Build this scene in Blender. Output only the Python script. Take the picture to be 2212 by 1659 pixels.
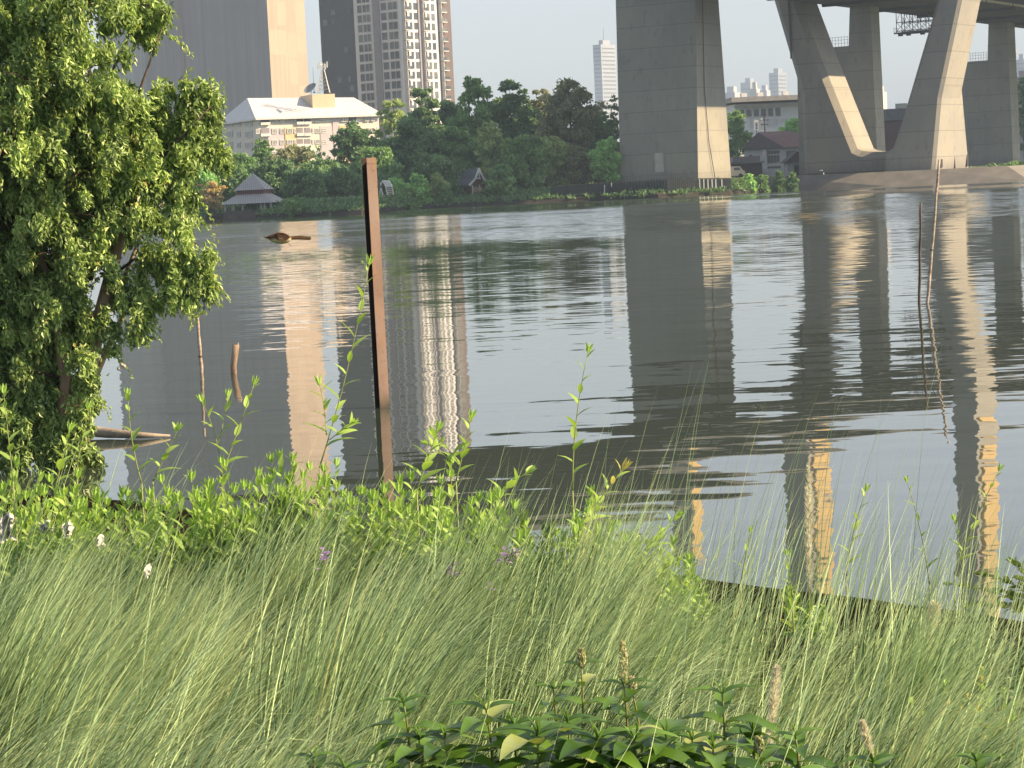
import bpy, bmesh, math, random
import numpy as np
from mathutils import Vector, Matrix
R = math.radians
for o in list(bpy.data.objects): bpy.data.objects.remove(o)
scene = bpy.context.scene
col = scene.collection
rng = np.random.default_rng(7); random.seed(7)

# ------------------------------------------------------------ camera
# measurements are taken on a 2212 x 1659 view of the photograph; focal length 4800 such units
F, CX, CY, EYE = 4800.0, 1106.0, 829.5, 2.5
PITCH, ROLL = R(5.06), R(2.7)
fwd = Vector((0, math.cos(PITCH), -math.sin(PITCH)))
r0 = Vector((1, 0, 0)); u0 = Vector((0, math.sin(PITCH), math.cos(PITCH)))
cr = r0*math.cos(ROLL) - u0*math.sin(ROLL)
cu = r0*math.sin(ROLL) + u0*math.cos(ROLL)
cam_data = bpy.data.cameras.new("camera")
cam_data.sensor_width = 36; cam_data.lens = F/2212*36
cam_data.clip_start = 0.1; cam_data.clip_end = 20000
cam = bpy.data.objects.new("camera", cam_data); col.objects.link(cam)
m = Matrix((cr, cu, -fwd)).transposed().to_4x4(); m.translation = (0, 0, EYE)
cam.matrix_world = m
scene.camera = cam
O = Vector((0, 0, EYE))
def ray(px, py): return fwd*F + cr*(px-CX) - cu*(py-CY)
def at(px, py, Y):
    d = ray(px, py); return O + d*(Y/d.y)
def onz(px, py, z=0.0):
    d = ray(px, py); return O + d*((z-EYE)/d.z)
def onplane(px, py, p0, n):
    d = ray(px, py); return O + d*((p0-O).dot(n)/d.dot(n))
def hz(px): return 404 + (1106-px)*math.tan(ROLL)

# ------------------------------------------------------------ light
SUN_EL, SUN_PHI = R(32), R(9)          # sun from the right and a little behind the viewer
to_sun = Vector((math.cos(SUN_EL)*math.cos(SUN_PHI), -math.cos(SUN_EL)*math.sin(SUN_PHI), math.sin(SUN_EL)))
world = bpy.data.worlds.new("World"); scene.world = world; world.use_nodes = True
nt = world.node_tree; nt.nodes.clear()
sky = nt.nodes.new("ShaderNodeTexSky"); sky.sky_type = 'NISHITA'; sky.sun_disc = False
sky.sun_elevation = SUN_EL; sky.sun_rotation = math.atan2(to_sun.x, to_sun.y)
sky.air_density = 1.0; sky.dust_density = 1.2; sky.ozone_density = 2.0; sky.altitude = 0
hs = nt.nodes.new("ShaderNodeHueSaturation"); hs.inputs['Saturation'].default_value = 0.4; hs.inputs['Value'].default_value = 1.0
tint = nt.nodes.new("ShaderNodeMix"); tint.data_type = 'RGBA'; tint.blend_type = 'MULTIPLY'; tint.inputs[0].default_value = 1.0
tint.inputs[7].default_value = (0.985, 0.98, 1.0, 1)
bg = nt.nodes.new("ShaderNodeBackground"); bg.inputs['Strength'].default_value = 0.092
wo = nt.nodes.new("ShaderNodeOutputWorld")
nt.links.new(sky.outputs[0], hs.inputs['Color']); nt.links.new(hs.outputs[0], tint.inputs[6])
nt.links.new(tint.outputs[2], bg.inputs['Color']); nt.links.new(bg.outputs[0], wo.inputs['Surface'])
sun_d = bpy.data.lights.new("sun", 'SUN'); sun_d.energy = 5.0; sun_d.angle = R(0.53); sun_d.color = (1.0, 0.74, 0.44)
sun = bpy.data.objects.new("sun", sun_d); col.objects.link(sun)
sun.rotation_euler = (-to_sun).to_track_quat('-Z', 'Y').to_euler(); sun.location = (60, -20, 80)
scene.view_settings.view_transform = 'Standard'; scene.view_settings.look = 'None'
scene.view_settings.gamma = 1; scene.view_settings.use_curve_mapping = False
scene.view_settings.exposure = 1.08
scene.cycles.use_denoising = True
scene.cycles.max_bounces = 6; scene.cycles.diffuse_bounces = 3; scene.cycles.glossy_bounces = 3
scene.cycles.transmission_bounces = 3; scene.cycles.volume_bounces = 0
scene.cycles.transparent_max_bounces = 6
scene.cycles.caustics_reflective = False; scene.cycles.caustics_refractive = False
scene.cycles.sample_clamp_indirect = 4

# ------------------------------------------------------------ materials
def newmat(name):
    mt = bpy.data.materials.new(name); mt.use_nodes = True
    return mt, mt.node_tree, mt.node_tree.nodes['Principled BSDF']
def N(nt, typ, **kw):
    n = nt.nodes.new(typ)
    for k, v in kw.items(): setattr(n, k, v)
    return n
def mixrgb(nt, a, b, fac, blend='MIX'):
    mx = N(nt, "ShaderNodeMix", data_type='RGBA', blend_type=blend)
    for s, v in ((0, fac), (6, a), (7, b)):
        if hasattr(v, 'is_linked') or hasattr(v, 'links'): nt.links.new(v, mx.inputs[s])
        else: mx.inputs[s].default_value = v if s == 0 else (*v, 1)
    return mx.outputs[2]
def noise(nt, scale, detail=4, sc=(1, 1, 1), rough=0.55, world=False):
    tc = N(nt, "ShaderNodeTexCoord"); mp = N(nt, "ShaderNodeMapping"); mp.inputs['Scale'].default_value = sc
    if world:
        g = N(nt, "ShaderNodeNewGeometry"); nt.links.new(g.outputs['Position'], mp.inputs[0])
    else: nt.links.new(tc.outputs['Object'], mp.inputs[0])
    n = N(nt, "ShaderNodeTexNoise"); n.inputs['Scale'].default_value = scale; n.inputs['Detail'].default_value = detail
    n.inputs['Roughness'].default_value = rough
    nt.links.new(mp.outputs[0], n.inputs['Vector']); return n
def ramp(nt, src, p0, p1):
    mr = N(nt, "ShaderNodeMapRange"); mr.inputs[1].default_value = p0; mr.inputs[2].default_value = p1
    nt.links.new(src, mr.inputs[0]); return mr.outputs[0]
def plain(name, c, c2=None, rough=0.7, scale=1.0, sc=(1, 1, 1), bump=0.0, bscale=None, metal=0.0, lo=0.35, hi=0.65, bdist=0.02):
    mt, nt, b = newmat(name)
    if c2 is None: c2 = tuple(x*0.8 for x in c)
    n = noise(nt, scale, 5, sc)
    nt.links.new(mixrgb(nt, c, c2, ramp(nt, n.outputs[0], lo, hi)), b.inputs['Base Color'])
    b.inputs['Roughness'].default_value = rough; b.inputs['Metallic'].default_value = metal
    if bump:
        n2 = noise(nt, bscale or scale*6, 4); bp = N(nt, "ShaderNodeBump"); bp.inputs['Strength'].default_value = bump
        bp.inputs['Distance'].default_value = bdist
        nt.links.new(n2.outputs[0], bp.inputs['Height']); nt.links.new(bp.outputs[0], b.inputs['Normal'])
    return mt
def concrete(name, c, lift=3.2, stain=0.82):
    """cast concrete: horizontal pour lifts of slightly different grey, fine joints, soft streaks"""
    mt, nt, b = newmat(name)
    g = N(nt, "ShaderNodeNewGeometry"); sx = N(nt, "ShaderNodeSeparateXYZ"); nt.links.new(g.outputs['Position'], sx.inputs[0])
    dv = N(nt, "ShaderNodeMath", operation='DIVIDE'); dv.inputs[1].default_value = lift; nt.links.new(sx.outputs[2], dv.inputs[0])
    fl = N(nt, "ShaderNodeMath", operation='FLOOR'); nt.links.new(dv.outputs[0], fl.inputs[0])
    fr = N(nt, "ShaderNodeMath", operation='FRACT'); nt.links.new(dv.outputs[0], fr.inputs[0])
    wn = N(nt, "ShaderNodeTexWhiteNoise", noise_dimensions='1D'); nt.links.new(fl.outputs[0], wn.inputs['W'])
    c1 = mixrgb(nt, c, tuple(x*0.9 for x in c), wn.outputs[0])
    st = noise(nt, 0.5, 6, (1, 1, 0.12), world=True)
    c2 = mixrgb(nt, c1, tuple(x*stain for x in c), ramp(nt, st.outputs[0], 0.48, 0.72))
    bl = noise(nt, 0.16, 3, world=True)
    c3 = mixrgb(nt, c2, (c[0]*1.06, c[1]*1.04, c[2]*0.98), ramp(nt, bl.outputs[0], 0.4, 0.65))
    lt = N(nt, "ShaderNodeMath", operation='LESS_THAN'); lt.inputs[1].default_value = 0.035; nt.links.new(fr.outputs[0], lt.inputs[0])
    mu = N(nt, "ShaderNodeMath", operation='MULTIPLY'); mu.inputs[1].default_value = 0.7; nt.links.new(lt.outputs[0], mu.inputs[0])
    c4 = mixrgb(nt, c3, tuple(x*0.6 for x in c), mu.outputs[0])
    sp = noise(nt, 1.3, 7, (1, 1, 0.35), 0.65, world=True)
    c4 = mixrgb(nt, c4, tuple(x*0.72 for x in c), ramp(nt, sp.outputs[0], 0.56, 0.70))
    wet = N(nt, "ShaderNodeMath", operation='MULTIPLY_ADD'); wet.inputs[1].default_value = 5.0; nt.links.new(sp.outputs[0], wet.inputs[0]); nt.links.new(sx.outputs[2], wet.inputs[2])
    c4 = mixrgb(nt, tuple(x*0.62 for x in c), c4, ramp(nt, wet.outputs[0], 4.2, 6.6))
    vd = N(nt, "ShaderNodeVectorMath", operation='DOT_PRODUCT'); vd.inputs[1].default_value = (0.858/4.2, -0.5135/4.2, 0); nt.links.new(g.outputs['Position'], vd.inputs[0])
    vf = N(nt, "ShaderNodeMath", operation='FRACT'); nt.links.new(vd.outputs['Value'], vf.inputs[0])
    vl = N(nt, "ShaderNodeMath", operation='LESS_THAN'); vl.inputs[1].default_value = 0.016; nt.links.new(vf.outputs[0], vl.inputs[0])
    vm = N(nt, "ShaderNodeMath", operation='MULTIPLY'); vm.inputs[1].default_value = 0.35; nt.links.new(vl.outputs[0], vm.inputs[0])
    c4 = mixrgb(nt, c4, tuple(x*0.62 for x in c), vm.outputs[0])
    nt.links.new(c4, b.inputs['Base Color']); b.inputs['Roughness'].default_value = 0.85
    return mt
def leafmat(name, c1, c2, trans=0.35, rough=0.5, c3=None, f3=0.9, tcol=None, spec=0.35):
    """leaves: each leaf takes its own colour between c1 and c2 (a few take c3), light passes through"""
    mt, nt, b = newmat(name)
    at_ = N(nt, "ShaderNodeAttribute", attribute_name="var")
    cc = mixrgb(nt, c1, c2, at_.outputs['Fac'])
    if c3:
        gt = N(nt, "ShaderNodeMath", operation='GREATER_THAN'); gt.inputs[1].default_value = f3
        nt.links.new(at_.outputs['Fac'], gt.inputs[0]); cc = mixrgb(nt, cc, c3, gt.outputs[0])
    nt.links.new(cc, b.inputs['Base Color']); b.inputs['Roughness'].default_value = rough
    b.inputs['Specular IOR Level'].default_value = spec
    tr = N(nt, "ShaderNodeBsdfTranslucent")
    t = mixrgb(nt, cc, tcol or (1.0, 1.0, 0.45), 1.0, 'MULTIPLY')
    gm = N(nt, "ShaderNodeBrightContrast"); gm.inputs['Bright'].default_value = 0.02; nt.links.new(t, gm.inputs[0])
    nt.links.new(gm.outputs[0], tr.inputs[0])
    ms = N(nt, "ShaderNodeMixShader"); ms.inputs[0].default_value = trans
    nt.links.new(b.outputs[0], ms.inputs[1]); nt.links.new(tr.outputs[0], ms.inputs[2])
    out = nt.nodes['Material Output']; nt.links.new(ms.outputs[0], out.inputs['Surface'])
    return mt

# ------------------------------------------------------------ object helpers
LOC = {}
def tag(o, label=None, cat=None, group=None, kind=None):
    if label: o['label'] = label
    if cat: o['category'] = cat
    if group: o['group'] = group
    if kind: o['kind'] = kind
    return o
def thing(name, label, cat, loc, group=None):
    o = bpy.data.objects.new(name, None); col.objects.link(o); o.location = loc
    o.empty_display_size = 0.3; LOC[o.name] = Vector(loc)
    return tag(o, label, cat, group)
def place(o, parent, origin):
    col.objects.link(o)
    if parent is not None: o.parent = parent
    elif origin is not None: o.location = origin
    LOC[o.name] = LOC[parent.name] if parent is not None else Vector(origin or (0, 0, 0))
    return o
class MB:
    """collects boxes, bars, tubes and panels in world coordinates and links them as ONE mesh object"""
    def __init__(s): s.v = []; s.f = []; s.m = []
    def add(s, vs, fs, mi=0):
        k = len(s.v); s.v += [Vector(p) for p in vs]; s.f += [tuple(i+k for i in f) for f in fs]; s.m += [mi]*len(fs); return s
    def box(s, c, size, ax=None, mi=0):
        c = Vector(c); ax = ax or (Vector((1, 0, 0)), Vector((0, 1, 0)), Vector((0, 0, 1)))
        h = [ax[i]*size[i]/2 for i in range(3)]
        vs = [c + h[0]*a + h[1]*b + h[2]*d for a in (-1, 1) for b in (-1, 1) for d in (-1, 1)]
        return s.add(vs, [(0, 1, 3, 2), (4, 6, 7, 5), (0, 4, 5, 1), (2, 3, 7, 6), (0, 2, 6, 4), (1, 5, 7, 3)], mi)
    def bar(s, a, b, w, h=None, up=Vector((0, 0, 1)), mi=0):
        a = Vector(a); b = Vector(b); d = (b-a); L = d.length; d.normalize()
        sd = d.cross(up)
        if sd.length < 1e-4: sd = d.cross(Vector((1, 0, 0)))
        sd.normalize(); u = sd.cross(d)
        return s.box((a+b)/2, (L, w, h or w), (d, sd, u), mi)
    def prism(s, pts, ext, mi=0):
        n = len(pts); vs = [Vector(p) for p in pts] + [Vector(p)+Vector(ext) for p in pts]
        fs = [tuple(range(n)), tuple(reversed(range(n, 2*n)))]
        fs += [(i, i+n, (i+1) % n + n, (i+1) % n) for i in range(n)]
        return s.add(vs, fs, mi)
    def tube(s, pts, rad, n=8, mi=0, cap=True):
        pts = [Vector(p) for p in pts]; k = len(s.v)
        rad = rad if hasattr(rad, '__len__') else [rad]*len(pts)
        ref = Vector((0.31, 0.95, 0.05)).normalized() if abs((pts[-1]-pts[0]).normalized().z) > 0.5 else Vector((0, 0, 1))
        for i, p in enumerate(pts):
            d = (pts[min(i+1, len(pts)-1)] - pts[max(i-1, 0)]).normalized()
            a = d.cross(ref)
            if a.length < 1e-3: a = d.cross(Vector((1, 0, 0)))
            a.normalize(); b = a.cross(d)
            for j in range(n):
                t = 2*math.pi*j/n; s.v.append(p + (a*math.cos(t) + b*math.sin(t))*rad[i])
        for i in range(len(pts)-1):
            for j in range(n):
                s.f.append((k+i*n+j, k+i*n+(j+1) % n, k+(i+1)*n+(j+1) % n, k+(i+1)*n+j)); s.m.append(mi)
        if cap:
            s.f.append(tuple(k+j for j in range(n))); s.f.append(tuple(reversed([k+(len(pts)-1)*n+j for j in range(n)]))); s.m += [mi, mi]
        return s
    def build(s, name, mats, parent=None, origin=None, smooth=False, kind=None):
        if not isinstance(mats, (list, tuple)): mats = [mats]
        me = bpy.data.meshes.new(name)
        if parent is not None: org = LOC[parent.name]
        else:
            org = Vector(origin) if origin is not None else Vector((0, 0, 0))
        me.from_pydata([tuple(p-org) for p in s.v], [], s.f)
        for mm in mats: me.materials.append(mm)
        for p, mi in zip(me.polygons, s.m): p.material_index = mi; p.use_smooth = smooth
        bm = bmesh.new(); bm.from_mesh(me); bmesh.ops.recalc_face_normals(bm, faces=bm.faces); bm.to_mesh(me); bm.free()
        o = place(bpy.data.objects.new(name, me), parent, org if parent is None else None)
        if kind: o['kind'] = kind
        return o
def array_mesh(name, verts, faces, mat, parent=None, origin=None, var=None, smooth=False):
    """verts (n,3) and faces (m,k) numpy arrays to one mesh object; var is one number per face"""
    verts = np.asarray(verts, dtype=np.float32); faces = np.asarray(faces, dtype=np.int32)
    org = LOC[parent.name] if parent is not None else Vector(origin or (0, 0, 0))
    verts = verts - np.array(org, dtype=np.float32)
    me = bpy.data.meshes.new(name); nf, k = faces.shape
    me.vertices.add(len(verts)); me.vertices.foreach_set('co', verts.ravel())
    me.loops.add(nf*k); me.loops.foreach_set('vertex_index', faces.ravel())
    me.polygons.add(nf); me.polygons.foreach_set('loop_start', np.arange(0, nf*k, k, dtype=np.int32))
    me.polygons.foreach_set('use_smooth', np.full(nf, smooth))
    me.update(calc_edges=True)
    if var is not None:
        a = me.attributes.new('var', 'FLOAT', 'FACE'); a.data.foreach_set('value', np.asarray(var, dtype=np.float32))
    me.materials.append(mat)
    return place(bpy.data.objects.new(name, me), parent, org if parent is None else None)
def unit(a): return a/np.maximum(np.linalg.norm(a, axis=-1, keepdims=True), 1e-9)
# ------------------------------------------------------------ water
def water_material():
    mt, nt, b = newmat("river_water")
    b.inputs['Base Color'].default_value = (0.040, 0.055, 0.044, 1); b.inputs['Roughness'].default_value = 0.015
    b.inputs['IOR'].default_value = 1.85
    g = N(nt, "ShaderNodeNewGeometry")
    sx = N(nt, "ShaderNodeSeparateXYZ"); nt.links.new(g.outputs['Position'], sx.inputs[0])
    def slope(scale, sc, detail, amp_socket, face=False):
        mp = N(nt, "ShaderNodeMapping"); mp.inputs['Scale'].default_value = sc; nt.links.new(g.outputs['Position'], mp.inputs[0])
        n = N(nt, "ShaderNodeTexNoise"); n.inputs['Scale'].default_value = scale; n.inputs['Detail'].default_value = detail
        n.inputs['Roughness'].default_value = 0.5
        nt.links.new(mp.outputs[0], n.inputs['Vector'])
        s = N(nt, "ShaderNodeVectorMath", operation='SUBTRACT'); s.inputs[1].default_value = (0.5, 0.5, 0.5)
        nt.links.new(n.outputs['Color'], s.inputs[0])
        m_ = N(nt, "ShaderNodeVectorMath", operation='MULTIPLY'); m_.inputs[1].default_value = (0.6, 1.0, 0.0)
        nt.links.new(s.outputs[0], m_.inputs[0])
        if face:    # far wavelets: only the sides turned to the near bank are seen at this low angle
            ab = N(nt, "ShaderNodeVectorMath", operation='ABSOLUTE'); nt.links.new(m_.outputs[0], ab.inputs[0])
            m_ = N(nt, "ShaderNodeVectorMath", operation='MULTIPLY_ADD'); m_.inputs[1].default_value = (0.0, -1.0, 0.0); m_.inputs[2].default_value = (0.0, -0.05, 0.0); nt.links.new(ab.outputs[0], m_.inputs[0])
        sc_ = N(nt, "ShaderNodeVectorMath", operation='SCALE'); nt.links.new(m_.outputs[0], sc_.inputs[0])
        nt.links.new(amp_socket, sc_.inputs['Scale']); return sc_.outputs[0]
    def curve(pts, src):
        fc = N(nt, "ShaderNodeFloatCurve"); c = fc.mapping.curves[0]
        c.points[0].location = pts[0]; c.points[1].location = pts[-1]
        for p in pts[1:-1]: c.points.new(*p)
        for p in c.points: p.handle_type = 'VECTOR'
        fc.mapping.update(); nt.links.new(src, fc.inputs['Value']); return fc.outputs[0]
    # distance over the water, bent a little so the ruffled belt has an uneven edge
    wob = noise(nt, 0.02, 3, (1, 1, 1), world=True)
    sl = N(nt, "ShaderNodeMath", operation='MULTIPLY_ADD'); sl.inputs[1].default_value = 0.14; nt.links.new(sx.outputs[0], sl.inputs[0]); nt.links.new(sx.outputs[1], sl.inputs[2])
    wb = N(nt, "ShaderNodeMath", operation='MULTIPLY_ADD'); wb.inputs[1].default_value = 26.0; nt.links.new(wob.outputs[0], wb.inputs[0]); nt.links.new(sl.outputs[0], wb.inputs[2])
    d = N(nt, "ShaderNodeMath", operation='DIVIDE'); d.inputs[1].default_value = 400.0; nt.links.new(wb.outputs[0], d.inputs[0])
    big = curve([(0, .05), (.045, .12), (.060, .75), (.10, .6), (.16, .45), (.27, .5), (.30, .4), (1, .15)], d.outputs[0])
    fine = curve([(0, .008), (.05, .014), (.066, .035), (.12, .06), (.20, .07), (.285, .08), (.325, .2), (.55, .2), (.60, .12), (.84, .05), (1, .04)], d.outputs[0])
    ruf = curve([(0, 0), (.10, 0.0), (.20, .07), (.285, .16), (.33, .55), (.56, .8), (.61, .35), (.66, .04), (.72, .03), (.75, .45), (.80, .45), (.83, .03), (1, .02)], d.outputs[0])
    def mul(s, k):
        q = N(nt, "ShaderNodeMath", operation='MULTIPLY'); q.inputs[1].default_value = k; nt.links.new(s, q.inputs[0]); return q.outputs[0]
    def mulp(a_, b_):
        q = N(nt, "ShaderNodeMath", operation='MULTIPLY'); nt.links.new(a_, q.inputs[0]); nt.links.new(b_, q.inputs[1]); return q.outputs[0]
    patch = ramp(nt, noise(nt, 0.06, 2, (0.5, 1, 1), world=True).outputs[0], 0.35, 0.6)
    pa = N(nt, "ShaderNodeMath", operation='MULTIPLY_ADD'); pa.inputs[1].default_value = 0.7; pa.inputs[2].default_value = 0.45; nt.links.new(patch, pa.inputs[0])
    s1 = slope(1.15, (0.15, 1.0, 1), 4, mulp(mul(big, WB), pa.outputs[0]))
    s2 = slope(3.2, (0.35, 1.0, 1), 3, mul(fine, WF))
    s3 = slope(2.0, (0.3, 1.0, 1), 3, mulp(mul(ruf, WF), pa.outputs[0]), True)
    ad0 = N(nt, "ShaderNodeVectorMath", operation='ADD'); nt.links.new(s3, ad0.inputs[0]); nt.links.new(s2, ad0.inputs[1]); s2 = ad0.outputs[0]
    ad = N(nt, "ShaderNodeVectorMath", operation='ADD'); nt.links.new(s1, ad.inputs[0]); nt.links.new(s2, ad.inputs[1])
    ad2 = N(nt, "ShaderNodeVectorMath", operation='ADD'); nt.links.new(ad.outputs[0], ad2.inputs[0]); ad2.inputs[1].default_value = (0, 0, 1)
    nm = N(nt, "ShaderNodeVectorMath", operation='NORMALIZE'); nt.links.new(ad2.outputs[0], nm.inputs[0])
    nt.links.new(nm.outputs[0], b.inputs['Normal'])
    return mt
WB, WF = 0.060, 0.8
w = MB(); w.add([(-4000, -60, 0), (4000, -60, 0), (4000, 420, 0), (-4000, 420, 0)], [(0, 1, 2, 3)])
tag(w.build("river_water", water_material()), "calm grey green river with fine ripples and long reflections", "river", kind="structure")

# ------------------------------------------------------------ far bank terrain
shore_px = [(-400, 497), (300, 483), (479, 473), (620, 468), (781, 461.5), (878, 452), (1000, 446), (1168, 438), (1300, 432), (1426, 427), (1600, 418), (1732, 407), (1860, 403), (2000, 396), (2113, 390), (2212, 386), (2700, 366)]
sh = [onz(x, y) for x, y in shore_px]
shx = [p.x for p in sh]; shy = [p.y for p in sh]
def shoreY(x): return float(np.interp(x, shx, shy))
def farz(d):
    return float(np.interp(d, [-6, 0, 0.6, 2.5, 7, 14, 40, 6000], [-0.6, -0.02, 0.45, 0.8, 1.6, 2.2, 2.3, 2.3]))
xs = sorted(set(list(np.linspace(-110, 130, 90)) + [-4000, -2000, -900, -500, -300, -200, -150, 170, 230, 330, 600, 1200, 2400, 4000]))
ds = [-6, 0, 0.6, 1.5, 2.5, 4.5, 7, 10, 14, 25, 40, 80, 200, 600, 2000, 6000]
t = MB(); vs = []; fs = []
for i, x in enumerate(xs):
    for j, d in enumerate(ds):
        wob = 0.25*math.sin(x*0.9+j)+0.2*math.sin(x*2.3) if 0 < d < 12 else 0
        vs.append((x, shoreY(x)+d+wob*0.6, farz(d)+wob*0.25*(0 < d < 12)))
n = len(ds)
for i in range(len(xs)-1):
    for j in range(n-1): fs.append((i*n+j, (i+1)*n+j, (i+1)*n+j+1, i*n+j+1))
t.add(vs, fs)
mt, nt, b = newmat("far_ground")
g = N(nt, "ShaderNodeNewGeometry"); sx = N(nt, "ShaderNodeSeparateXYZ"); nt.links.new(g.outputs['Position'], sx.inputs[0])
n1 = noise(nt, 0.6, 6, world=True); n2 = noise(nt, 0.12, 4, world=True)
c = mixrgb(nt, (0.05, 0.085, 0.02), (0.12, 0.13, 0.045), ramp(nt, n1.outputs[0], 0.4, 0.65))
c = mixrgb(nt, c, (0.10, 0.085, 0.05), ramp(nt, n2.outputs[0], 0.52, 0.7))
c = mixrgb(nt, (0.025, 0.022, 0.018), c, ramp(nt, sx.outputs[2], 0.5, 1.0))     # wet mud at the waterline
nt.links.new(c, b.inputs['Base Color']); b.inputs['Roughness'].default_value = 0.95
tag(t.build("far_bank_ground", mt), "low grassy far bank with a dark muddy waterline", "river bank", kind="structure")

# ------------------------------------------------------------ bridge
TH = R(30.9)
ub = Vector((math.cos(TH), -math.sin(TH), 0)); wb_ = Vector((math.sin(TH), math.cos(TH), 0)); Z = Vector((0, 0, 1))
def LS(l, s, z): return ub*l + wb_*s + Z*z
cgrey = concrete("pier_concrete", (0.305, 0.303, 0.28)); cgrey2 = concrete("leg_concrete", (0.305, 0.300, 0.28), 4.0, 0.88)
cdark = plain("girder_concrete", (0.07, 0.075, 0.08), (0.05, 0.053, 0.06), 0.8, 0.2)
ropemat = plain("dark_pipe", (0.06, 0.05, 0.05), rough=0.6)
steel = plain("dark_steel", (0.05, 0.055, 0.06), rough=0.5, metal=0.4)
white = plain("white_paint", (0.78, 0.78, 0.76), (0.7, 0.7, 0.69), 0.6)
yellow = plain("yellow_paint", (0.60, 0.43, 0.17), (0.52, 0.38, 0.16), 0.5)
dark = plain("dark_opening", (0.03, 0.028, 0.028), rough=0.8)
br = thing("road_bridge", "huge concrete road bridge with pier, splayed V legs and dark deck crossing overhead", "bridge", at(1800, 378, 365))
br.location.z = 2.2; LOC[br.name] = Vector(br.location)
LA, LB = -143.6, -124.4
dk = MB()
dk.prism([LS(LA, -60, 30), LS(LB, -60, 30), LS(LB, -60, 31.2), LS(LB+6.5, -60, 32.4), LS(LB+6.5, -60, 33.1), LS(LA-3.2, -60, 33.1), LS(LA-3.2, -60, 32.6), LS(LA, -60, 31.2)], wb_*1300)  # right overhang widened out of view to shade the big pier
for k in range(14):    # cross ribs on the soffit
    dk.box(LS((LA+LB)/2, 300+k*22, 29.8), (LB-LA-1, 0.8, 0.6), (ub, wb_, Z))
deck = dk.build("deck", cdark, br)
pr = MB()
for l in (LA-3.0, LB+6.2): pr.box(LS(l, 590, 33.6), (0.35, 1298, 1.0), (ub, wb_, Z))
pr.build("parapet", cdark, deck)
wd = MB(); wd.prism([LS(LB+6.5, 365, 32.2), LS(-94, 365, 32.2), LS(-94, 365, 33.2), LS(LB+6.5, 365, 33.1)], wb_*875)  # added slab out of view, widens the deck to shade the stepped piers
wd.build("unseen_shade_slab", cdark, br)
fl = MB()
s0 = LS(LB, 0, 0)
for k in range(34): fl.box(LS(LB+0.06, 250+k*14.2, 30.25), (0.16, 13.4, 0.42), (ub, wb_, Z))
fl.build("edge_flange", plain("pale_flange", (0.75, 0.7, 0.62)), deck)

# big pier
pa = at(1508, 387, 335); na = -wb_
def pl(px, py, p0): return onplane(px, py, p0, na)
A = [pl(1340, 385.5, pa), pl(1508, 387.5, pa), pl(1502, 0, pa)]
lz = 33.0
def extend(bot, top, z):
    t_ = (z-bot.z)/(top.z-bot.z); return bot + (top-bot)*t_
bl, brr = pl(1340, 385.5, pa), pl(1508, 387.5, pa)
tl, trr = extend(bl, pl(1330, 0, pa), lz), extend(brr, pl(1502, 0, pa), lz)
bl.z = brr.z = 1.85
# depth of the pier: find it so its back right edge falls at (1580,382) / (1548,0)
def depth_for(p, px, py):
    lo, hi = 0, 60
    for _ in range(40):
        mid = (lo+hi)/2; q = p + wb_*mid - O
        x = CX + F*q.dot(cr)/q.dot(fwd)
        if x < px: lo = mid
        else: hi = mid
    return lo
db = depth_for(brr, 1580, 382); dt = depth_for(pl(1502, 0, pa), 1549, 0)
pm = MB()
q = [bl, brr, brr+wb_*db, bl+wb_*db, tl, trr, trr+wb_*dt, tl+wb_*dt]
pm.add(q, [(0, 1, 2, 3), (4, 7, 6, 5), (0, 4, 5, 1), (1, 5, 6, 2), (2, 6, 7, 3), (3, 7, 4, 0)])
pierA = pm.build("pier", cgrey, br)
hp = MB()
hp.prism([trr+Z*0.3-ub*16.5-wb_*2, trr+Z*0.3+ub*15-wb_*2, trr+Z*3.2+ub*15-wb_*2, trr+Z*3.2-ub*16.5-wb_*2], wb_*(dt+4))  # cap stretched right, out of view, to shade the top of the pier
hp.prism([tl-wb_*0.6-Z*1.5+ub*2, tl-wb_*0.6+Z*1.5-ub*0.5, trr-wb_*0.6+Z*1.5+ub*0.5, trr-wb_*0.6-Z*1.5-ub*2, trr-wb_*0.6-Z*3.2-ub*5, tl-wb_*0.6-Z*3.2+ub*5], wb_*3)
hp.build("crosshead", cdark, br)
MB().tube([trr+wb_*(dt*0.28)+ub*0.12-Z*2, brr+wb_*(db*0.20)+ub*0.5+Z*14, brr+wb_*(db*0.30)+ub*0.35+Z*6, brr+wb_*(db*0.45)+ub*0.3+Z*0.6], 0.06, 6).build("drain_pipe", ropemat, pierA)
hb = MB(); c0 = pl(1424.5, 351, pa); hb.box(c0-wb_*0.02, (1.45, 0.12, 2.9), (ub, wb_, Z)); hb.build("hatch", plain("pale_hatch", (0.5, 0.5, 0.48)), pierA)
# upper tower above the deck over the big pier
up = MB(); up.box((tl+trr)/2+wb_*dt/2+Z*14, (3.2, 3.5, 26), (ub, wb_, Z)); up.build("pylon", cgrey2, br)
up = MB(); up.box((tl+trr)/2+wb_*dt/2+Z*14+ub*1.7, (0.16, 3.0, 22), (ub, wb_, Z)); up.build("pylon_trim", yellow, br)

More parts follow.
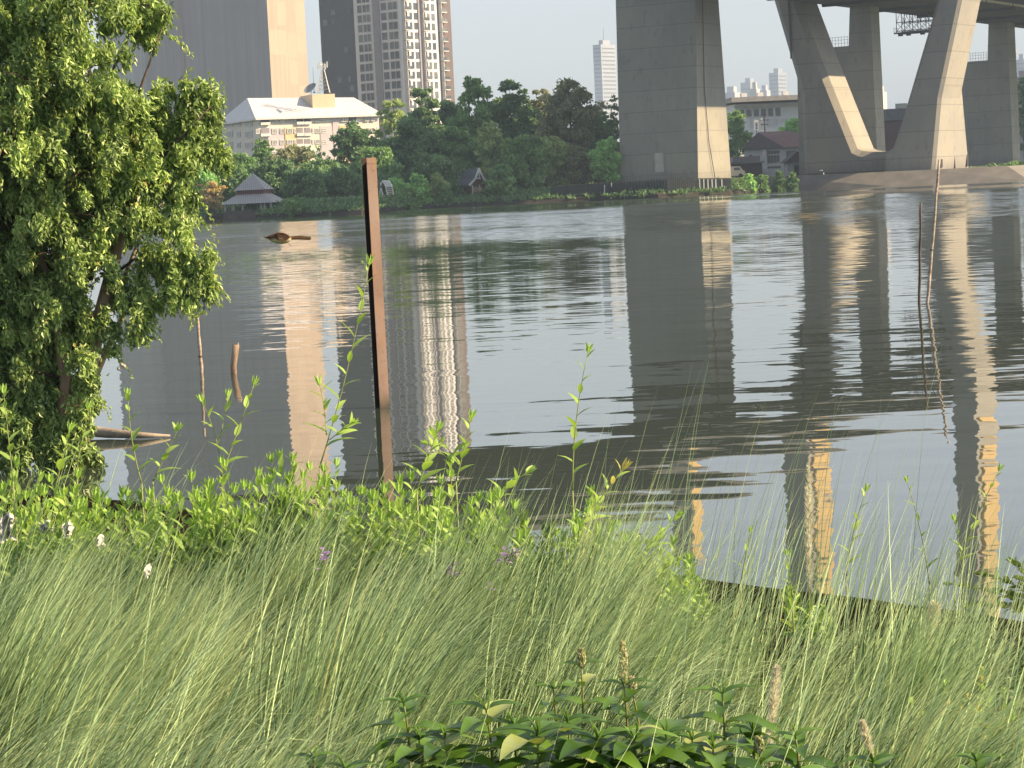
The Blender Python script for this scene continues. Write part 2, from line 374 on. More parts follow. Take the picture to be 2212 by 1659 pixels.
# V shaped tower pier (front face in one plane, legs pushed back along the deck)
def c5(x, y): return (1663+.2645*x, .2645*y)
pb = at(1735, 372, 362)
def fv(x, y): return onplane(*c5(x, y), pb, na)
pb2 = pb - wb_*6.5                       # the right leg stands in a frame nearer the river
def fw(x, y): return onplane(*c5(x, y), pb2, na)
outl = [fv(272, 1402), fv(240, 750), fv(20, 0), fv(-25, -120), fv(200, -120), fv(225, 0), fv(390, 440), fv(700, 1216), fv(735, 1232), fv(800, 1240), fv(880, 1240), fv(945, 1236), fv(1100, 1236), fv(1120, 1395)]
outr = [fw(925, 1399), fw(935, 1239), fw(960, 1234), fw(1000, 1210), fw(1085, 950), fw(1335, 100), fw(1390, -120), fw(1600, -120), fw(1562, 0), fw(1395, 800), fw(1340, 1393)]
outl[0].z = 1.5; outl[-1].z = 1.5; outr[0].z = 1.5; outr[-1].z = 1.5
tw = depth_for(fw(1562, 0), *c5(1725, 0)); tl_ = depth_for(fv(400, 440), *c5(545, 440))*1.18
vp = MB(); vp.prism(outl, wb_*tl_)
vpo = vp.build("splayed_leg", cgrey2, br)
bv = vpo.modifiers.new("bevel", 'BEVEL'); bv.width = 0.9; bv.segments = 1; bv.limit_method = 'ANGLE'; bv.angle_limit = R(50)
vp = MB(); vp.prism(outr, wb_*tw); vpo2 = vp.build("splayed_leg", cgrey2, br)
bv = vpo2.modifiers.new("bevel", 'BEVEL'); bv.width = 0.9; bv.segments = 1; bv.limit_method = 'ANGLE'; bv.angle_limit = R(50)
# rear frame, leaning back from the shared head down to the ground
rb = fw(1335, 1393); rt = fw(1405, 720); lb_ = fw(1000, 1395); lt_ = fw(1180, 720)
dB = depth_for(rb, *c5(1625, 1390)); 
rf = MB(); in0, in1 = tw+1.0, dB
q = [lb_+wb_*in0, rb+wb_*in0, rb+wb_*in1, lb_+wb_*in1, lt_+wb_*(tw*0.45), rt+wb_*(tw*0.45)-ub*0.04, rt+wb_*(tw-0.1)-ub*0.04, lt_+wb_*(tw-0.1)]
for k in range(4): q[k] = Vector((q[k].x, q[k].y, 1.5))
rf.add(q, [(0, 1, 2, 3), (4, 7, 6, 5), (0, 4, 5, 1), (1, 5, 6, 2), (2, 6, 7, 3), (3, 7, 4, 0)])
rf.build("rear_leg", cgrey2, br)
for k, (s_, h_) in enumerate(((2.9, 3.6), (dB-1.5, 2.2))):
    dr = MB(); dr.box(Vector((rb.x, rb.y, 2.4+h_/2))+wb_*s_+ub*0.12, (0.5, 0.75, h_), (ub, wb_, Z)); dr.build("doorway", dark, br)
# drain line on the left leg
MB().tube([fv(155, 0)-wb_*0.15, fv(172, 300)-wb_*0.15, fv(176, 480)-wb_*0.15], 0.13, 6).build("drain_pipe", ropemat, br)
# upright pylon legs above the deck
z1 = 84
for (xa, xb, ff) in ((-30, 190, fv), (1395, 1595, fw)):
    a = ff(xa, -115); b_ = ff(xb, -115)
    um = MB(); um.prism([a, b_, Vector((b_.x, b_.y, z1))-ub*0.5, Vector((a.x, a.y, z1))+ub*0.5], wb_*tw); lg = um.build("pylon", cgrey2, br)
    um = MB()
    for k in range(9): um.box(Vector((b_.x, b_.y, 44+k*4.4))+wb_*tw*0.5+ub*0.1, (0.5, tw*0.7, 3.4), (ub, wb_, Z))
    um.build("pylon_trim", yellow, lg)
# paved plinth round its foot
gp = MB()
tops = [onz(1735, 383, 2.15) , onz(1880, 373, 2.15)]
pts_t = [Vector((*(LS(l, s, 0).xy), 2.15)) for l, s in ((-146, 326.5), (-118, 323.5), (-106, 323.5), (-104, 352), (-146, 352))]
pts_b = [Vector((*(LS(l, s, 0).xy), -0.2)) for l, s in ((-152, 325), (-122, 319.5), (-101, 318.5), (-100, 356), (-151, 356))]
n_ = len(pts_t)
gp.add(pts_t+pts_b, [tuple(range(n_))]+[(i, (i+1) % n_, (i+1) % n_+n_, i+n_) for i in range(n_)])
gp.build("foot_plinth", plain("paving_concrete", (0.21, 0.20, 0.185), (0.15, 0.145, 0.135), 0.9, 0.4, bump=0.2), br)
# stepped piers further along the deck
def stepped(p_ref, corner, Y, colw, ledge_py, colx, face_w_px, wall_w, base_z):
    p0 = at(corner[0], corner[1], Y)
    cb_ = Vector((p0.x, p0.y, base_z))
    ct = onplane(colx[1], colx[2], p0, na)
    ctl = onplane(colx[0], colx[2], p0, na)
    zl = onplane(colx[0], ledge_py, p0, na).z
    d_ = depth_for(onplane(corner[0], corner[1], p0, na), corner[0]+face_w_px, corner[1])
    k = (30.2-cb_.z)/(ct.z-cb_.z); ctop = cb_+(ct-cb_)*k
    ctl_ = Vector((ctl.x, ctl.y, ctl.z)); dirl = Vector((ct.x-ctl.x, ct.y-ctl.y, 0)); wtop = dirl.length
    a = ctop-ub*wtop
    ledge_r = cb_+(ctop-cb_)*((zl-cb_.z)/(ctop.z-cb_.z))
    c_in = ledge_r - ub*(wtop+0.55)
    wl = Vector((c_in.x, c_in.y, zl))-ub*(wall_w)
    wb0 = Vector((wl.x, wl.y, base_z))-ub*0.3
    mb = MB(); mb.prism([cb_, ctop, a, Vector((c_in.x, c_in.y, zl)), wl, wb0], wb_*d_)
    po = mb.build("pier", cgrey, br)
    rl = MB(); 
    for k_ in range(8):
        q_ = Vector((c_in.x, c_in.y, zl))-ub*(0.3+k_*0.55) + wb_*0.3
        rl.bar(q_, q_+Z*1.7, 0.05)
    q_ = Vector((c_in.x, c_in.y, zl))+wb_*0.3
    for zz in (0.55, 1.1, 1.6): rl.bar(q_-ub*0.2+Z*zz, q_-ub*4.4+Z*zz, 0.04)
    rl.build("railing", steel, po)
stepped(None, (1895, 322), 377, 0, 99, (1836, 1880, 20), 18.5, 9.5, 1.8)
stepped(None, (2189, 357), 436, 0, 130, (2136, 2176, 60), 16.0, 9.0, 1.8)
# hanging maintenance gantry
ga = thing("maintenance_gantry", "dark steel lattice work platform hanging under the bridge deck between the splayed legs", "work platform", at(1935, 60, 402))
gm = MB(); g0 = at(1937, 72, 402); 
L_, W_, H_ = 9.0, 3.0, 3.5
gx = (at(2035, 62, 398)-g0); gx.z = 0; gx.normalize(); gy = Vector((-gx.y, gx.x, 0)); 
P_ = lambda a, b, c_: g0+gx*a+gy*b+Z*c_
for b in (0, W_):
    for c_ in (0, 0.35, 1.9): gm.bar(P_(-0.5 if c_ == 0 else 0, b, c_), P_(L_, b, c_), 0.14 if c_ else 0.26)
    for k in range(7): gm.bar(P_(k*L_/6, b, 0), P_(k*L_/6, b, H_+0.3+k*0.02), 0.11)
    for k in range(6):
        gm.bar(P_(k*L_/6, b, 0.35), P_((k+1)*L_/6, b, 1.9), 0.06); gm.bar(P_((k+1)*L_/6, b, 0.35), P_(k*L_/6, b, 1.9), 0.06)
        gm.bar(P_(k*L_/6, b, 1.9), P_((k+0.5)*L_/6, b, H_+0.1), 0.06); gm.bar(P_((k+1)*L_/6, b, 1.9), P_((k+0.5)*L_/6, b, H_+0.1), 0.06)
gm.build("lattice", steel, ga)
gm = MB(); gm.box(P_(L_/2, W_/2, 0.02), (L_+0.8, W_, 0.18), (gx, gy, Z))
for k in (0.2, 1.7, 4.3, 6.8): gm.box(P_(k, W_/2, -0.3), (0.7, 0.7, 0.35), (gx, gy, Z))
gm.build("platform", steel, ga)
hd = MB()
for k in range(5): hd.bar(P_(-0.6, 0.2+k*0.6, 0), P_(-0.6, 0.2+k*0.6, 1.0), 0.04)
hd.bar(P_(-0.6, 0.2, 1.0), P_(-0.6, 2.6, 1.0), 0.04); hd.build("handrail", steel, ga)
# ------------------------------------------------------------ buildings on the far bank
def axes(th):   # th = how far the front normal is turned; front faces (-sin,-cos) when th>0
    u = Vector((math.cos(th), -math.sin(th), 0)); w = Vector((math.sin(th), math.cos(th), 0)); return u, w
glass = plain("window_glass", (0.07, 0.08, 0.09), (0.12, 0.13, 0.14), 0.15, 0.3)
def window(parent, c, u, n, w_, h_, frame, pane, bars=1, fr=0.12, proud=0.06, name="window"):
    """one window: frame, mullions and glass in one small mesh"""
    mb = MB(); ax = (u, n, Z)
    mb.box(c+n*proud*0.4, (w_, proud, h_), ax, 1)
    for s_ in (-1, 1):
        mb.box(c+n*proud+u*s_*(w_/2-fr/2), (fr, proud*1.6, h_), ax); mb.box(c+n*(proud+0.003)+Z*s_*(h_/2-fr/2), (w_-0.01, proud*1.6, fr), ax)
    for k in range(bars): mb.box(c+n*(proud-0.003)+u*(w_*((k+1)/(bars+1)-0.5)), (fr*0.8, proud*1.6, h_-0.01), ax)
    return mb.build(name, [frame, pane], parent)

# --- wrapped tower on the left
u1, w1 = axes(R(28))
c0 = at(587, 200, 640); c0.z = 2
def wrap_mat(name, c, sc=0.35):
    mt, nt, b = newmat(name)
    n1 = noise(nt, 1.0, 6, (1.0, 1.0, 0.02), world=True); n2 = noise(nt, 0.05, 3, (1, 1, 1), world=True)
    cc = mixrgb(nt, tuple(x*0.84 for x in c), tuple(min(1, x*1.1) for x in c), ramp(nt, n1.outputs[0], 0.3, 0.7))
    cc = mixrgb(nt, cc, tuple(x*0.86 for x in c), ramp(nt, n2.outputs[0], 0.45, 0.7))
    nt.links.new(cc, b.inputs['Base Color']); b.inputs['Roughness'].default_value = 0.85
    return mt
wrapm = wrap_mat("scaffold_netting", (0.34, 0.33, 0.34)); wrapp = plain("netting_panel", (0.385, 0.32, 0.26), (0.35, 0.29, 0.235), 0.85, 0.1)  # panel colour warmed, orange sunlight put into it
wraps = wrap_mat("sun_tinted_sheeting", (0.36, 0.295, 0.24)); tw0 = thing("wrapped_tower", "very wide tower block wrapped in grey sheeting with its right side glowing in the sun", "tower block", c0)  # warmer copy for the sunny side, sun glow put into the colour
L1 = 44; L2 = depth = 19.5
mb = MB(); mb.box(c0-u1*L1/2+w1*L2/2+Z*52, (L1, L2, 104), (u1, w1, Z)); mb.build("wall", wrapm, tw0)
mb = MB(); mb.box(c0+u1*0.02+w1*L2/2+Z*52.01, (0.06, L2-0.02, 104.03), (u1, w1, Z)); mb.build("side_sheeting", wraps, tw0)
mb = MB(); mb.box(c0-u1*(L1+9)+w1*(L2/2+2)+Z*50, (17.9, L2, 100), (u1, w1, Z)); mb.build("side_wing", wrap_mat("pale_netting", (0.46, 0.46, 0.47)), tw0)
rnd = random.Random(3)
for k in range(7):
    for q_ in range(4):
        if rnd.random() < 0.55: continue
        mb = MB(); mb.box(c0+u1*0.05+w1*(2.5+q_*4.7)+Z*(28+k*8+rnd.random()*2), (0.03, 4.6, 7), (u1, w1, Z)); mb.build("sheet_panel", wrapp, tw0)
mb = MB(); mb.box(c0-u1*30+w1*-0.15+Z*52, (0.4, 0.3, 104), (u1, w1, Z)); mb.build("seam", wrapp, tw0)

# --- condominium tower
u2, w2 = axes(R(35))
n2l, n2r = -w2, u2
c2_ = at(868, 100, 690); c2_.z = 2
wgrid = plain("white_render", (0.66, 0.66, 0.68), (0.60, 0.60, 0.62), 0.7, 0.2)
cwhite = plain("white_balcony", (0.55, 0.53, 0.52), (0.48, 0.47, 0.46), 0.7, 0.2)
darkc = plain("charcoal_cladding", (0.035, 0.04, 0.05), (0.05, 0.055, 0.065), 0.6, 0.15)
brown = plain("brown_cladding", (0.13, 0.095, 0.09), (0.10, 0.08, 0.075), 0.7, 0.2)
groove = plain("grey_violet_groove", (0.27, 0.25, 0.28), rough=0.7)
gl2 = plain("blue_grey_glass", (0.05, 0.06, 0.07), (0.14, 0.155, 0.16), 0.25, 0.12, lo=0.45, hi=0.6)
cd = thing("condominium_tower", "tall condominium tower with charcoal side, white window grid and stacked balconies", "apartment tower", c2_)
def cx_l(px): # lateral distance along left facade from corner for a pixel column at y=100
    return (onplane(px, 100, c2_, n2l)-c2_).dot(u2)
def cx_r(px): return (onplane(px, 100, c2_, n2r)-c2_).dot(w2)
HT = 100
aD, aM = cx_l(692), cx_l(768)
mb = MB(); mb.box(c2_+u2*(aD+aM)/2+w2*11.4+Z*HT/2, (aM-aD, 22, HT), (u2, w2, Z)); wd_ = mb.build("dark_wing", darkc, cd)
DR = cx_r(976)
mb = MB(); mb.box(c2_+u2*(aM/2)+w2*DR/2+Z*HT/2, (-aM, DR, HT), (u2, w2, Z)); body = mb.build("wall", wgrid, cd)
mb = MB(); g0_, g1_ = cx_l(810), cx_l(824); mb.box(c2_+u2*(g0_+g1_)/2-w2*0.05+Z*HT/2, (g1_-g0_, 0.9, HT), (u2, w2, Z)); mb.build("groove", groove, cd)
FL = 3.02
zt = onplane(800, 0, c2_, n2l).z
zb = 20
floors = [z_ for z_ in np.arange(zb, HT-3, FL)]
def in_view(z_): return z_ < zt+3
rest_w, rest_b = MB(), MB()
for z_ in floors:
    for (pa_, pb_, bars) in ((776, 786, 0), (788, 803, 1), (827, 839, 0), (843, 862, 1)):
        a_, b2 = cx_l(pa_), cx_l(pb_); cc = c2_+u2*((a_+b2)/2)+Z*(z_+1.5)
        if in_view(z_) : window(cd, cc, u2, n2l, (b2-a_)*1.1, 2.5, wgrid, gl2, bars, 0.12, 0.1)
        else: rest_w.box(cc+n2l*0.06, (b2-a_, 0.1, 2.3), (u2, w2, Z))
    # right facade: two balcony bays, windows, brown end
    for (pa_, pb_) in ((871, 883), (911, 922), (950, 961)):
        a_, b2 = cx_r(pa_), cx_r(pb_); cc = c2_+w2*((a_+b2)/2)+Z*(z_+1.2)
        bm_ = rest_b if not in_view(z_) else MB()
        bm_.box(cc+u2*0.05, (0.12, b2-a_, 2.5), (u2, w2, Z), 1)  # flat dark panel stands in for the shade inside the balcony
        bm_.box(cc+u2*0.75-Z*1.3, (1.5, b2-a_, 0.3), (u2, w2, Z), 0)
        bm_.box(cc+u2*1.45-Z*0.65, (0.12, b2-a_-0.1, 1.0), (u2, w2, Z), 2)
        bm_.box(cc+u2*0.7-w2*(b2-a_)/2, (1.4, 0.25, 2.9), (u2, w2, Z), 0)
        if in_view(z_): bm_.build("balcony", [cwhite, dark, gl2], cd)
    for (pa_, pb_) in ((888, 893), (897, 904), (926, 931), (935, 942), (964, 970)):
        a_, b2 = cx_r(pa_), cx_r(pb_); cc = c2_+w2*((a_+b2)/2)+Z*(z_+1.4)
        (rest_w).box(cc+u2*0.06, (0.1, b2-a_, 2.1), (u2, w2, Z))
o = rest_w.build("narrow_window", gl2, cd); o['kind'] = "stuff"
if rest_b.v: o = rest_b.build("upper_balcony", [cwhite, dark, gl2], cd); o['kind'] = "stuff"
mb = MB(); a_, b2 = cx_r(905), cx_r(910); mb.box(c2_+w2*(a_+b2)/2+u2*0.1+Z*HT/2, (0.5, b2-a_, HT), (u2, w2, Z)); mb.build("groove", groove, cd)
mb = MB(); a_, b2 = cx_r(948), cx_r(976); mb.box(c2_+w2*(a_+b2)/2+u2*0.02+Z*HT/2, (0.3, b2-a_, HT), (u2, w2, Z)); mb.build("brown_wing", brown, cd)
rnd = random.Random(5)
for k in range(26):
    a_ = aD+2+rnd.random()*(aM-aD-4); z_ = floors[int(rnd.random()*24)]+1.5
    window(cd, c2_+u2*a_+w2*0.4+Z*z_, u2, n2l, 1.2+rnd.random(), 1.9, darkc, gl2, 0, 0.1, 0.06)

# --- white roofed apartment block
al = R(25)
u3 = Vector((math.cos(al), math.sin(al), 0)); n3 = Vector((math.sin(al), -math.cos(al), 0)); w3 = -n3   # front faces n3, left end faces -u3
c3 = at(558, 262, 560); c3.z = 2.2
ab = thing("apartment_block", "cream and lilac apartment block with a bright white hipped roof behind the riverside trees", "apartment block", c3)
def g3(px, py): return onplane(px, py, c3, n3)
def l3(px, py): return onplane(px, py, c3, -u3)
eave = at(558, 255.5, 560).z
xr = (g3(818, 252)-c3).dot(u3); ylen = (l3(477, 258)-c3).dot(w3)
HB = eave-c3.z
creamw = plain("cream_render", (0.70, 0.66, 0.58), (0.64, 0.60, 0.54), 0.8, 0.25)
lilac = plain("lilac_render", (0.56, 0.50, 0.54), (0.51, 0.46, 0.50), 0.8, 0.25); yel = plain("yellow_render", (0.72, 0.55, 0.30), (0.66, 0.51, 0.3), 0.8, 0.25)
mb = MB(); mb.box(c3+u3*xr/2+w3*ylen/2+Z*HB/2, (xr, ylen, HB), (u3, w3, Z)); mb.build("wall", creamw, ab)
for (pa_, pb_, mt_) in ((578, 612, lilac), (616, 640, yel), (641, 690, creamw), (692, 718, lilac), (734, 760, yel)):
    a_, b2 = (g3(pa_, 300)-c3).dot(u3), (g3(pb_, 300)-c3).dot(u3)
    mb = MB(); mb.box(c3+u3*(a_+b2)/2+n3*0.12+Z*(HB/2-1.2), (b2-a_, 0.26, HB-2.6), (u3, w3, Z)); mb.build("wall_panel", mt_, ab)
mb = MB(); a_, b2 = (g3(720, 300)-c3).dot(u3), (g3(732, 300)-c3).dot(u3)
mb.box(c3+u3*(a_+b2)/2+n3*0.10+Z*(HB/2), (b2-a_, 0.22, HB-0.4), (u3, w3, Z)); mb.build("stair_recess", lilac, ab)
wf = plain("window_frame_white", (0.75, 0.74, 0.72), rough=0.6)
pane = plain("pale_glass", (0.22, 0.22, 0.23), (0.34, 0.33, 0.32), 0.3, 0.4, lo=0.4, hi=0.6)
c4x = lambda x: 439+.1736*x
c4y = lambda y: 219.4+.1736*y
for r_, (ya, yb) in enumerate(((210, 262), (342, 402), (482, 538), (622, 676))):
    for (xa, xb, kind_) in ((648, 700, 'w'), (712, 818, 'b'), (848, 915, 'w'), (945, 1005, 'w'), (1035, 1105, 'w'), (1120, 1148, 'n'), (1160, 1238, 'b'), (1252, 1330, 'b'), (1345, 1370, 'n'), (1388, 1450, 'w'), (1460, 1535, 'v'), (1712, 1788, 'w'), (1806, 1898, 'b'), (2003, 2060, 'w'), (2080, 2130, 'w')):
        dy = -0.012*(xa-648)*1.0
        p_, q_ = g3(c4x(xa), c4y(ya+dy)), g3(c4x(xb), c4y(yb+dy))
        cc = (p_+q_)/2; w_ = abs((q_-p_).dot(u3)); h_ = abs(p_.z-q_.z); cc += n3*0.26
        if kind_ == 'b':
            mb = MB(); mb.box(cc+n3*0.02, (w_, 0.1, h_*1.25), (u3, w3, Z), 1); mb.box(cc+n3*0.2-Z*h_*0.72, (w_+0.3, 0.4, 0.7), (u3, w3, Z), 0); mb.build("balcony", [wf, groove if r_ else dark], ab)  # the back panel's darker colour stands in for shade in the recess
        elif kind_ == 'v':
            mb = MB()
            for k in range(3): mb.box(cc+Z*(h_*(0.35-0.35*k)), (w_, 0.22, 0.16), (u3, w3, Z), 0)
            mb.box(cc, (w_-0.4, 0.1, h_*0.9), (u3, w3, Z), 1); mb.build("window", [wf, pane], ab)
        else: window(ab, cc, u3, n3, w_, h_, wf, pane, 2 if kind_ == 'w' else 0, 0.13, 0.09)
for (ya, yb) in ((250, 305), (375, 440), (512, 575)):
    for (xa, xb, bars) in ((255, 372, 4), (425, 470, 1), (525, 615, 3)):
        p_, q_ = l3(c4x(xa), c4y(ya)), l3(c4x(xb), c4y(yb)); cc = (p_+q_)/2-u3*0.05
        window(ab, cc, -w3, -u3, abs((q_-p_).dot(w3)), abs(p_.z-q_.z), wf, pane, bars, 0.13, 0.09)
ov = 1.1; H1 = 6.6
e = [c3+Z*HB+u3*a_+w3*b2 for a_, b2 in ((-ov, -ov), (xr+ov, -ov), (xr+ov, ylen+ov), (-ov, ylen+ov))]
# ridge ends from the picture
ym = ylen/2
def ridge(px, py):
    p0 = c3+w3*ym; q_ = onplane(px, py, p0, n3); return q_
ra, rb_ = ridge(534, 212), ridge(764, 210.5)
mb = MB(); mb.add(e+[ra, rb_], [(0, 1, 5, 4), (1, 2, 5), (2, 3, 4, 5), (3, 0, 4), (0, 3, 2, 1)])
mb.box((e[0]+e[1])/2-Z*0.2+n3*0.02, (xr+2*ov, 0.25, 0.5), (u3, w3, Z)); mb.box((e[0]+e[3])/2-Z*0.2-u3*0.02, (0.25, ylen+2*ov-0.3, 0.5), (u3, w3, Z))
roofw = plain("white_metal_roof", (0.66, 0.65, 0.66), (0.60, 0.59, 0.60), 0.5, 0.3)
rfo = mb.build("roof", roofw, ab)
pbx = c3+w3*(ym*0.42)
p_, q_ = onplane(676, 236, pbx, n3), onplane(723, 202.5, pbx, n3)
wbx = (q_-p_).dot(u3); hbx = q_.z-p_.z
mb = MB(); mb.box(p_+u3*wbx/2+w3*4.5+Z*(hbx/2-1.0), (wbx, 9, hbx+2), (u3, w3, Z)); mb.build("roof_house", plain("stained_yellow_wall", (0.58, 0.46, 0.30), (0.50, 0.42, 0.30), 0.85, 0.6), rfo)
# dish, lattice mast and thin pole on the roof house
top = p_+Z*hbx
dsh = thing("satellite_dish", "large mesh satellite dish tilted on the flat roof house of the white roofed block", "satellite dish", top+w3*2.0-u3*0.3)
d0 = at(672, 194, 566); ax_ = (Vector((-0.45, -0.5, 0.75))).normalized()
s1 = ax_.cross(Z).normalized(); s2 = s1.cross(ax_)
vs = [d0]; fs = []
for r_i, rr_ in enumerate((0.5, 1.0, 1.5, 1.9)):
    for j in range(16):
        t_ = j*math.pi/8; vs.append(d0+(s1*math.cos(t_)+s2*math.sin(t_))*rr_+ax_*(rr_**2*0.16))
for j in range(16): fs.append((0, 1+j, 1+(j+1) % 16))
for r_i in range(3):
    for j in range(16): fs.append((1+r_i*16+j, 1+(r_i+1)*16+j, 1+(r_i+1)*16+(j+1) % 16, 1+r_i*16+(j+1) % 16))
mb = MB(); mb.add(vs, fs); o = mb.build("reflector", plain("dish_mesh", (0.30, 0.31, 0.33)), dsh); sol = o.modifiers.new("s", 'SOLIDIFY'); sol.thickness = 0.08
mb = MB(); mb.tube([d0, Vector((d0.x, d0.y, top.z))], 0.12); 
for k in range(3): mb.tube([d0+(s1*math.cos(k*2.1)+s2*math.sin(k*2.1))*1.7+ax_*0.5, d0+ax_*1.5], 0.04, 5)
mb.build("stand", steel, dsh)
mpx = at(700, 203, 568); mst = thing("lattice_mast", "lattice radio mast with antenna panels on the roof house of the white roofed block", "radio mast", Vector((mpx.x, mpx.y, top.z)))
mb = MB(); m0 = Vector((mpx.x, mpx.y, top.z)); hm = at(700, 133, 568).z-top.z
for sx_, sy_ in ((-1, -1), (1, -1), (1, 1), (-1, 1)):
    mb.bar(m0+Vector((sx_*1.45, sy_*1.2, 0)), m0+Vector((sx_*0.35, sy_*0.35, hm*0.74)), 0.16)
for k in range(6):
    f0, f1 = k/6, (k+1)/6
    def cpt(sx_, sy_, f): return m0+Vector((sx_*(1.45-1.1*f), sy_*(1.2-0.85*f), hm*0.74*f))
    for (a_, b2) in (((-1, -1), (1, -1)), ((1, -1), (1, 1)), ((1, 1), (-1, 1)), ((-1, 1), (-1, -1))):
        mb.bar(cpt(*a_, f0), cpt(*b2, f1), 0.07); mb.bar(cpt(*a_, f1), cpt(*b2, f1), 0.07)
mb.tube([m0+Z*hm*0.7, m0+Z*hm*0.98], 0.09, 6); mb.build("lattice", plain("galvanised_steel", (0.45, 0.44, 0.43), rough=0.5, metal=0.3), mst)
for k in range(6):
    a_ = k*math.pi/3; 
    mb = MB(); q_ = m0+Vector((1.15*math.cos(a_), 1.15*math.sin(a_), hm*(0.84 if k % 2 else 0.9))); mb.box(q_, (0.28, 0.28, 1.5)); mb.bar(q_, m0+Z*(q_.z-m0.z), 0.07); mb.build("antenna_panel", white, mst)
apx = at(679, 205, 566); ant = thing("whip_antenna", "thin whip antenna pole beside the dish on the roof house", "antenna", Vector((apx.x, apx.y, top.z)))
mb = MB(); mb.tube([Vector((apx.x, apx.y, top.z)), Vector((apx.x, apx.y, top.z+6.4))], [0.07, 0.03], 5); mb.build("pole", steel, ant)
mb = MB(); mb.box((apx.x, apx.y, top.z+0.15), (0.5, 0.5, 0.3)); mb.build("base", steel, ant)

# --- hazy towers on the skyline
def skyline(name, label, px0, px1, pyt, Y, th, cA, cB, bands=True, depth_=25, pyb=None, antenna=False, frac=None):
    u_, w_ = axes(th)
    a_ = at(px0, 250, Y); b2 = at(px1, 250, Y); width = (b2-a_).length; zt_ = at((px0+px1)/2, pyt, Y).z
    t_ = thing(name, label, "tower block" if zt_ > 40 else "building", Vector((a_.x, a_.y, 2)))
    s_ = abs(math.sin(th)); wf_ = width*(frac if frac else 0.6)/math.cos(th); dp = width*(1-(frac if frac else 0.6))/max(s_, 0.2)
    o_ = Vector((a_.x, a_.y, 2))
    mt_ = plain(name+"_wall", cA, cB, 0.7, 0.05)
    mb = MB(); mb.box(o_+u_*wf_/2+w_*dp/2+Z*(zt_-2)/2, (wf_, dp, zt_-2), (u_, w_, Z)); mb.build("wall", mt_, t_)
    if bands:
        mb = MB(); wm = plain(name+"_band", tuple(x*0.45 for x in cA))
        for z_ in np.arange(12, zt_-6, 5.2):
            mb.box(o_+u_*(wf_+0.1)+w_*dp/2+Z*z_, (0.3, dp*0.86, 1.6), (u_, w_, Z)); mb.box(o_-w_*0.1+u_*wf_*0.5+Z*z_, (wf_*0.86, 0.3, 1.6), (u_, w_, Z))
        o__ = mb.build("window_band", wm, t_)
    rh_ = 6 if zt_ > 60 else 1.6
    mb = MB(); mb.box(o_+u_*wf_*0.55+w_*dp*0.5+Z*(zt_-2+rh_/2), (wf_*0.5, dp*0.5, rh_), (u_, w_, Z))
    if antenna: mb.tube([o_+u_*wf_*0.5+w_*dp*0.5+Z*zt_, o_+u_*wf_*0.5+w_*dp*0.5+Z*(zt_+20)], [0.8, 0.3], 6)
    mb.build("roof_plant", mt_, t_)
    return t_
fw_ = (0.34, 0.37, 0.42)  # skyline walls coloured dull blue to carry part of the distant haze
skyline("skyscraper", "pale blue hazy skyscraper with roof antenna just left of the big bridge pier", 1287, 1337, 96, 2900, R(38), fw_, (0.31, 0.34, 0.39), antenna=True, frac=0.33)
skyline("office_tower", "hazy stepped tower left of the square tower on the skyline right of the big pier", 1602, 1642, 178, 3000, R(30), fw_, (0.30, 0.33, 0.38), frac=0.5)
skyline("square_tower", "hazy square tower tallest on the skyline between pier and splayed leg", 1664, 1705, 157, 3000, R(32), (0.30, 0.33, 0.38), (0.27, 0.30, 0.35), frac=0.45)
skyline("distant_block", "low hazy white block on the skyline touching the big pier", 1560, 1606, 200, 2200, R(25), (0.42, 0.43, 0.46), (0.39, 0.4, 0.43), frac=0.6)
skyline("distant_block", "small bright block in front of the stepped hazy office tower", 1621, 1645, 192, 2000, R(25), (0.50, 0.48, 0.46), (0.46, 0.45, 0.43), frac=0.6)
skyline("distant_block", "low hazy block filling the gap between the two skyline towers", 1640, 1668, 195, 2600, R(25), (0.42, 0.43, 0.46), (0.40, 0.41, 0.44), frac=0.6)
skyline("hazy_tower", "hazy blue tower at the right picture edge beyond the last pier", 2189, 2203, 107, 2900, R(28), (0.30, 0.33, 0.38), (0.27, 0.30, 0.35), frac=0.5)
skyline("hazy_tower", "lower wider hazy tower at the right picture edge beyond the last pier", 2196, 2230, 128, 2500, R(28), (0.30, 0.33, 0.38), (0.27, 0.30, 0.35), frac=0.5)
skyline("white_tower", "sunlit white block rising behind the bottom of the V between the legs", 1892, 1923, 198, 640, R(28), (0.66, 0.6, 0.54), (0.6, 0.55, 0.5), bands=False, frac=0.3)
skyline("green_roofed_hall", "low grey green hall seen low between the splayed legs", 1918, 1975, 236, 620, R(20), (0.25, 0.29, 0.27), (0.22, 0.25, 0.24), bands=False, frac=0.85)
skyline("grey_warehouse", "grey apartment slab at the right edge behind the last pier", 2188, 2240, 166, 560, R(15), (0.42, 0.40, 0.40), (0.36, 0.35, 0.35), frac=0.9)

